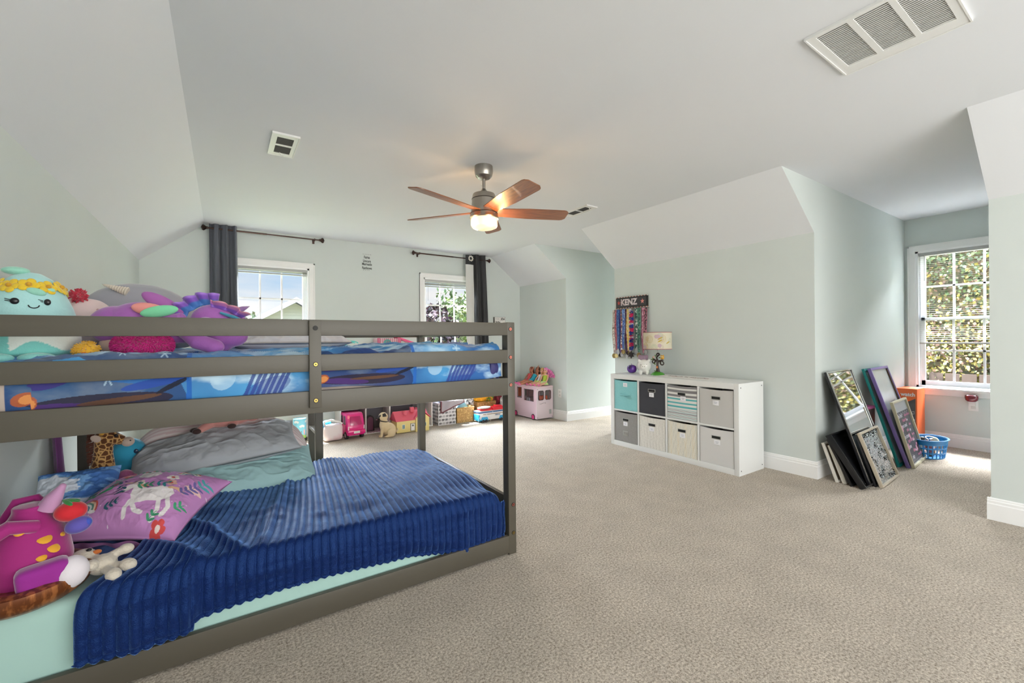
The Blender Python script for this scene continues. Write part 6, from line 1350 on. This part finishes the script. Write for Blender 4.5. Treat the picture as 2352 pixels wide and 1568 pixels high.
# giraffe
gm = mat('giraffe_print', '5a3212', .85, bump=.4, bscale=200, sheen=.4); t = gm.node_tree; vo = t.nodes.new('ShaderNodeTexVoronoi'); vo.feature = 'DISTANCE_TO_EDGE'; vo.inputs['Scale'].default_value = 42; tcg = t.nodes.new('ShaderNodeTexCoord'); t.links.new(tcg.outputs['Object'], vo.inputs['Vector'])
rg = t.nodes.new('ShaderNodeValToRGB'); rg.color_ramp.elements[0].position = .05; rg.color_ramp.elements[1].position = .12; rg.color_ramp.elements[0].color = lin('c79a5e') + (1,); rg.color_ramp.elements[1].color = lin('5c3312') + (1,); t.links.new(vo.outputs['Distance'], rg.inputs[0]); t.links.new(rg.outputs[0], t.nodes['Principled BSDF'].inputs['Base Color'])
o = thing('plush_toy', 'sitting giraffe plush with a brown mane behind the lilac pillow', 'plush toy', (-.50, 2.90, LZ))
b = B(); b.ell((-.005, .02, .085), (.098, .085, .10)); b.tube([(-.01, 0, .14), (.005, -.01, .21), (.006, -.012, .29), (.010, -.015, .355)], [.070, .048, .037, .036], 18); b.ell((.025, -.018, .368), (.052, .036, .036), rot=(0, .25, 0)); b.tube([(.05, -.02, .36), (.085, -.022, .345)], [.030, .022], 14)
for y in (-.06, .06): b.tube([(.03, y, .06), (.10, y, .03), (.15, y, .028)], [.035, .028, .025], 10)
remesh(b.done('body', gm, o), .0052, 3)
b = B(); b.ell((.100, -.023, .338), (.026, .026, .024)); b.done('muzzle', plush_m('muzzle', 'c4b0a0'), o)
b = B(); b.ell((.060, -.052, .378), .008); b.ell((.112, -.044, .346), (.004, .003, .003)); b.done('eye', mat('eye_black', '17151a', .15), o)
b = B(); r_ = random.Random(8)
for k in range(130):
    t_ = r_.random(); z = .25 + .16 * t_; x = -.030 - .006 * math.sin(t_ * 3); b.tube([(x + .01, -.015 + r_.uniform(-.010, .010), z), (x - .018, -.015 + r_.uniform(-.012, .012), z - .012 + r_.uniform(-.01, .01))], [.0028, .0008], 4)
b.done('mane', plush_m('mane_brown', '5a2a16'), o)
for hp_ in ((.008, -.050, .400), (.004, .012, .405)): b = B(); b.ell(hp_, (.012, .009, .016)); b.done('horn', plush_m('ossicone', 'cf9a3c'), o)
b = B(); b.ell((-.012, -.055, .372), (.016, .006, .024), rot=(.5, -.7, 0)); b.done('ear', plush_m('muzzle', 'c4b0a0'), o)
# blue round plush, rose crochet toy, violet cloth on the wall side
o = thing('plush_toy', 'round bright blue plush with a small eye behind the giraffe', 'plush toy', (-.425, 3.06, LZ)); b = B(); b.ell((0, 0, .115), (.085, .08, .115)); b.ell((0, 0, .25), (.078, .07, .075)); remesh(b.done('body', plush_m('azure', '2f9cc0', bump=.12), o), .006, 5); b = B(); b.ell((.040, -.062, .262), (.010, .005, .012)); b.done('eye', mat('eye_ring', '2a3f5a', .3), o); b = B(); b.ell((.075, -.02, .19), (.02, .02, .025)); b.done('paw', plush_m('cream_paw', 'c9b9a4'), o)
o = thing('plush_toy', 'small rose pink crocheted toy between the giraffe and the grey pillow', 'plush toy', (-.405, 2.80, LZ)); b = B()
for x, z, r in ((-.03, .17, .030), (.005, .182, .034), (.035, .165, .026), (.0, .11, .05), (-.01, .05, .05)): b.ell((x, 0, z), r)
remesh(b.done('body', plush_m('crochet_rose', 'a85a80', bump=.8, bscale=90), o), .005, 2)
o = thing('blanket', 'violet cloth hanging between the bed post and the left wall', 'cloth', (-.672, 3.02, LZ)); b = B(); b.surf(20, 26, lambda u, v: Vector((.010 * math.sin(u * 9 + v * 3), -.10 + .20 * u * (1 - .5 * v), .40 * v)), thick=.004); b.done('blanket_body', mat('violet_fleece', '6a3a6e', .9, bump=.3, bscale=60, sheen=.3), o)
# bear
o = thing('plush_toy', 'small cream bear plush lying on its back on the navy throw', 'plush toy', (-.36, 2.08, .335))
b = B(); b.ell((-.058, .042, .045), (.044, .042, .040)); b.ell((0, 0, .034), (.042, .040, .034), rot=(0, 0, -.6)); b.cyl((-.03, .02, .04), (0, 0, .036), .026)
for p0, p1, p2, r in (((.020, -.012, .030), (.050, -.035, .030), (.074, -.050, .032), .023), ((.012, -.030, .028), (.030, -.066, .028), (.044, -.098, .028), .022), ((.005, .022, .045), (.032, .020, .056), (.060, .022, .064), .019), ((-.028, -.012, .045), (-.028, -.030, .052), (-.020, -.046, .056), .019)):
    b.tube([p0, p1, p2], [.014, .0145, .016], 12); b.ell(p2, (r * 1.25, r, r * .95), rot=(0, 0, math.atan2(p2[1] - p0[1], p2[0] - p0[0])))
b.ell((-.072, .000, .062), (.015, .010, .014)); b.ell((-.050, .078, .060), (.014, .011, .014))
remesh(b.done('body', plush_m('cream_fur', 'c9bfb0', bump=1.0, bscale=120), o), .0036, 1)
b = B(); b.ell((-.040, .030, .084), (.008, .007, .005)); b.done('nose', mat('eye_black', '17151a', .3), o)
b = B(); b.ell((-.020, .034, .070), (.013, .007, .008)); b.done('bow', plush_m('orange_bow', 'b5622a'), o)
# magenta jar-shaped plush with handles, sitting in a brown shell
o = thing('plush_toy', 'big magenta jar-shaped plush with looped handles sitting in a shiny brown base', 'plush toy', (-.545, 2.115, LZ - .03))
mgp = plush_m('fuchsia', '9c1f72', bump=.12, sheen=.8)
b = B(); b.lathe([(0, .03), (.095, .03), (.108, .08), (.110, .14), (.100, .20), (.080, .25), (.052, .285), (.042, .305), (.045, .32), (0, .325)], n=36, sc=(.95, 1, 1)); remesh(b.done('body', plush_m('fuchsia', '9c1f72'), o), .0055, 4)
b = B(); b.tube([(.030, -.062, .262), (-.020, -.105, .285), (-.075, -.115, .250), (-.105, -.110, .190), (-.12, -.095, .10)], [.020, .022, .023, .023, .022], 14); b.done('handle', mgp, o)
b = B(); b.tube([(.035, .045, .290), (.0, .07, .325), (-.050, .07, .320), (-.075, .06, .27), (-.065, .05, .235)], [.012, .013, .014, .014, .013], 12); b.done('handle', mgp, o)
b = B(); b.tube([(.045, -.01, .30), (.060, -.012, .335), (.082, -.015, .372)], [.032, .024, .010], 14); b.ell((.082, -.015, .372), .010); b.done('spout', plush_m('lilac_tip', 'b98ab0', bump=.1), o)
b = B(); b.ell((.105, -.030, .285), (.043, .038, .033)); b.done('red_fruit', plush_m('tomato', 'c8202c', bump=.1), o)
b = B()
for a in (-.9, -.2, .5, 1.2): b.ell((.085 + .022 * math.cos(a), -.022 + .018 * math.sin(a), .318), (.024, .008, .006), rot=(0, .3, a))
b.done('fruit_leaf', plush_m('leaf_plush', '2f7f3a'), o)
b = B(); b.ell((.128, -.050, .240), (.036, .030, .027), rot=(0, -.3, 0)); b.mi = 1; b.ell((.152, -.058, .247), (.012, .012, .014)); b.done('berry', [plush_m('berry', '5a52a8', bump=.1), plush_m('berry_end', '3a4fb0', bump=.1)], o)
for x, z, r in ((.050, .222, .020), (.072, .185, .017), (.048, .168, .014), (.080, .215, .012), (.060, .135, .014), (.0, .262, .015)):
    R_ = .100 if z < .2 else .085; y = -math.sqrt(max(R_ * R_ - x * x, .0003)); q = Vector((x, y, .1)).to_track_quat('Z', 'Y'); b = B(); b.ell((x, y * 1.02, z), (r, r * 1.1, .005), rot=q.to_euler(), u=14, v=6); b.done('spot', plush_m('amber_spot', 'dca02c', bump=.1), o)
b = B(); b.box((.062, -.125, .118), (.125, .075, .085), .028, 4, rot=(0, -.1, .25)); b.done('foot', plush_m('violet_foot', '8f1f88', bump=.1, sheen=.8), o)
b = B(); b.ell((.122, -.115, .108), (.045, .042, .052), rot=(0, .2, .2)); b.done('foot_sole', plush_m('white_sole', 'd9d2d8', bump=.15), o)
b = B(); b.lathe([(0, .030), (.090, .030), (.130, .036), (.158, .056), (.170, .085), (.166, .106), (.140, .112), (.110, .10), (0, .07)], (-.005, -.038, 0), 40, sc=(1.0, 1.0, 1.0), rot=(.06, 0, 0)); b.done('shell_base', mat('bronze_lame', '6b3a1c', .35, .35, c2='a8683a', c2scale=12, stretch=(5, 5, 1)), o)
# folded printed cloth under the pillow, at the head of the lower bunk
o = thing('blanket', 'dark blue printed cloth under the lilac pillow', 'cloth', (-.40, 2.32, LZ)); b = B(); b.surf(26, 26, lambda u, v: Vector((-.17 + .34 * u, -.16 + .55 * v, .012 + .035 * math.sin(u * PI) * math.sin(v * PI) + .008 * math.sin(u * 12 + v * 7))), thick=.006); b.done('blanket_body', mat('navy_print', '22305a', .85, c2='3a5a8c', c2scale=16), o)
# ================================================================ outside
grass = mat('lawn', '55603c', .9, c2='6a7048', c2scale=3)
b = B(); b.bx(-40, 45, YB + .3, 80, -3.3, -3.2); b.bx(XW + .3, 45, -30, YB + .3, -3.3, -3.2); struct(b, 'ground', grass)
leaf_mats = [mat('leaf_%s' % c, c, .6) for c in ('5c7a34', '3f5a24', '8a9a4a')]
def foliage(name, center, rad, n, cols, seed, size=.09, shell=.55, flat=1.0):
    rr = np.random.RandomState(seed); v = rr.normal(size=(n, 3)); v /= np.linalg.norm(v, axis=1)[:, None]; k = shell + (1 - shell) * rr.rand(n) ** .5
    lob = 1 + .22 * np.sin(v[:, 0] * 7 + seed) * np.sin(v[:, 2] * 6 + seed * 2) + .12 * np.sin(v[:, 1] * 11 + v[:, 2] * 9)
    p = v * (k * lob)[:, None] * np.array(rad) + np.array(center)
    a = rr.normal(size=(n, 3)); a /= np.linalg.norm(a, axis=1)[:, None]; c = np.cross(a, rr.normal(size=(n, 3))); c /= np.linalg.norm(c, axis=1)[:, None]; s = size * (.6 + .8 * rr.rand(n))[:, None]
    V = np.stack([p - a * s, p + c * s * .5, p + a * s, p - c * s * .5], 1).reshape(-1, 3); F = np.arange(n * 4).reshape(n, 4)
    cc = np.array([lin(q) for q in cols]); C = np.repeat(cc[rr.randint(0, len(cols), n)], 4, 0) * np.repeat((.75 + .5 * rr.rand(n))[:, None], 4, 0)
    return V, F, np.clip(C * .40, 0, 1)
leafp = paintmat('foliage_leaf', .7)
def tree(label, x, y, zc, rad, cols, seed, n=2600, size=.10, group=None):
    t_ = thing('tree', label, 'tree', (x, y, -3.2), group=group); V, F, C = foliage('c', (0, 0, zc + 3.2), rad, n, cols, seed, size)
    fo = rawmesh('crown', V, F, C, leafp, t_, smooth=False)
    b = B(); b.tube([(0, 0, 0), (.1, 0, (zc + 3.2) * .5), (0, .1, zc + 3.2)], [.20, .14, .07], 8)
    for k in range(6): a = k * 1.05; b.tube([(0, 0, zc + 2.4), (rad[0] * .6 * math.cos(a), rad[1] * .6 * math.sin(a), zc + 3.2 + rad[2] * .4)], [.06, .02], 6)
    b.done('trunk', mat('tree_bark', '4a3a2c', .9), t_)
tree('dark maroon-leaved tree seen through the right back window', 5.75, 13.6, 1.2, (.95, .9, 1.05), ('3c2226', '54303a', '2f2a22'), 3)
tree('yellow-green tree right of the maroon tree beyond the back wall', 7.55, 14.6, 1.15, (1.25, 1.0, 1.45), ('7a8f3a', '9aa850', '5a7430'), 5, n=3600)
tree('small green tree on the skyline left of the neighbouring gable', 1.75, 40, 2.0, (1.5, 1.3, 1.2), ('5a6f34', '74803c'), 7, n=900, size=.2)
tree('tall green tree on the right edge behind the yellow-green tree', 10.6, 20, 1.3, (2.4, 1.6, 2.6), ('5a7a34', '7a9448', '48622c'), 9, n=2600, size=.14)
# low hedge below the right window
for k, (x, y) in enumerate(((5.2, 12.0), (6.05, 12.4), (6.9, 12.0))):
    t_ = thing('shrub', 'green garden shrub below the right back window, %s in the row' % ('leftmost', 'middle', 'rightmost')[k], 'shrub', (x, y, -3.2), group='shrubs below the right back window'); V, F, C = foliage('s', (0, 0, 2.95), (.62, .6, 1.2), 1300, ('5a7434', 'a8a04a', '3f5428'), 20 + k, .09); rawmesh('leaves', V, F, C, leafp, t_, smooth=False)
# neighbouring house: gable wall with lap siding and a shingled roof
h = thing('house', 'neighbouring house with cream lap siding and a grey shingled gable roof', 'house', (3.65, 29.0, -3.2))
sid = mat('lap_siding', 'b9b09a', .8); t = sid.node_tree; tcs = t.nodes.new('ShaderNodeTexCoord'); wv = t.nodes.new('ShaderNodeTexWave'); wv.bands_direction = 'Z'; wv.wave_profile = 'SAW'; wv.inputs['Scale'].default_value = 1.6; t.links.new(tcs.outputs['Object'], wv.inputs[0]); rs_ = t.nodes.new('ShaderNodeValToRGB'); rs_.color_ramp.elements[0].color = lin('5c5a54') + (1,); rs_.color_ramp.elements[1].color = lin('807d74') + (1,); rs_.color_ramp.elements[0].position = .0; rs_.color_ramp.elements[1].position = .25; t.links.new(wv.outputs['Color'], rs_.inputs[0]); t.links.new(rs_.outputs[0], t.nodes['Principled BSDF'].inputs['Base Color'])
HW = 5.2; eave = 3.70; apex = 6.78
b = B(); b.prism([(-HW, 0), (HW, 0), (HW, eave), (0, apex - .12), (-HW, eave)], 9, txtM(0, 9, 0)); b.done('wall', sid, h)
b = B(); sl = math.atan2(apex - eave, HW)
for s_ in (-1, 1): b.prism([(0, apex), (s_ * (HW + .5), eave - .22), (s_ * (HW + .5), eave - .06), (0, apex + .18)], 9.8, txtM(0, 9.3, 0))
b.done('roof', mat('shingles', '6d6f74', .9, c2='84868a', c2scale=3), h)
b = B()
for s_ in (-1, 1): b.prism([(0, apex - .10), (s_ * (HW + .5), eave - .34), (s_ * (HW + .5), eave - .06), (0, apex + .19)], .10, txtM(0, -.50, 0))
b.done('fascia', mat('white_fascia', 'c4c8cc', .6), h)
b = B(); b.cyl((-1.78, .6, 5.5), (-1.78, .6, 6.0), .05, n=8); b.done('vent_pipe', mat('pipe_grey', '8a8c90', .6), h)
b = B(); b.bx(1.2, 2.2, -.05, 0, 2.6, 4.2); b.mi = 1; b.bx(1.3, 2.1, -.06, -.04, 2.7, 4.1); b.done('window', [mat('white_fascia', 'c4c8cc', .6), mat('dark_window', '3a4450', .2)], h)
h2 = thing('house', 'pale house glimpsed low through the right back window between the shrubs', 'house', (12.8, 24, -3.2)); b = B(); b.bx(-2.4, 2.4, 0, 5, 0, 3.4); b.done('wall', mat('pale_siding', '6d6a62', .8), h2); b = B(); b.prism([(-2.8, 3.3), (2.8, 3.3), (0, 4.6)], 5.6, txtM(0, 5.3, 0)); b.done('roof', mat('roof_brown', '5a5048', .9), h2)
# hedge and board fence beyond the dormer window
fence = thing('fence', 'brown board fence under the ivy hedge outside the dormer window', 'fence', (9.2, -2.5, -.45)); 
b = B(); b.bx(.03, .07, 0, 8.4, .25, .33); b.bx(.03, .07, 0, 8.4, .7, .78); b.done('rail', mat('fence_wood', '2e2016', .85), fence)
for k in range(46):
    b = B(); b.bx(0, .022, k * .18 + .01, k * .18 + .165, -.2, 1.02); b.done('board', mat('fence_wood', '2e2016', .85), fence)
b = B(); b.bx(8.6, 14, -3, 7, -.7, -.62); struct(b, 'bank', mat('bank_soil', '5a4c34', .9))
rr = np.random.RandomState(4); n = 80000; hy = rr.uniform(-3, 6.5, n); hz = rr.uniform(-.42, 4.2, n); hx = 9.30 + .30 * np.sin(hy * 2.1) * np.sin(hz * 2.7) + rr.rand(n) * .55 + .12 * hz
lowgap = (hz < .52) & (hz < .50 * np.sin(hy * 3.3 + 1.0) + .22 * np.sin(hy * 9)); keep = ~lowgap; hy, hz, hx = hy[keep], hz[keep], hx[keep]; n = len(hy); p = np.stack([hx - 9.2, hy + 2.5, hz + .45], 1)
a = rr.normal(size=(n, 3)); a[:, 0] *= .5; a /= np.linalg.norm(a, axis=1)[:, None]; c = np.cross(a, rr.normal(size=(n, 3)) + np.array([1.5, 0, 0])); c /= np.linalg.norm(c, axis=1)[:, None]; s = (.016 + .022 * rr.rand(n))[:, None]
V = np.stack([p - a * s, p + c * s * .75, p + a * s, p - c * s * .75], 1).reshape(-1, 3); cl = np.array([lin(q) for q in ('b8a81c', '8f8c1c', 'd4b430', '8a5a34', '5a661c')]); cg = np.array([lin(q) for q in ('4f7430', '6a8f3c', '3a5a28', '86a04a', '7a5a34')])
top_ = np.clip((hz - 1.2) / 1.4, 0, 1) > rr.rand(n); idx = rr.randint(0, 5, n); C = .17 * np.where(top_[:, None], cg[idx], cl[idx]) * (.75 + .6 * rr.rand(n))[:, None]; C = np.repeat(np.clip(C, 0, 1), 4, 0)
hd = rawmesh('ivy_hedge', V, np.arange(n * 4).reshape(n, 4), C, leafp, None, smooth=False); hd.location = (9.2, -2.5, -.45); tag(hd, 'thick ivy hedge with yellow-green leaves outside the dormer window', 'hedge', kind='stuff')
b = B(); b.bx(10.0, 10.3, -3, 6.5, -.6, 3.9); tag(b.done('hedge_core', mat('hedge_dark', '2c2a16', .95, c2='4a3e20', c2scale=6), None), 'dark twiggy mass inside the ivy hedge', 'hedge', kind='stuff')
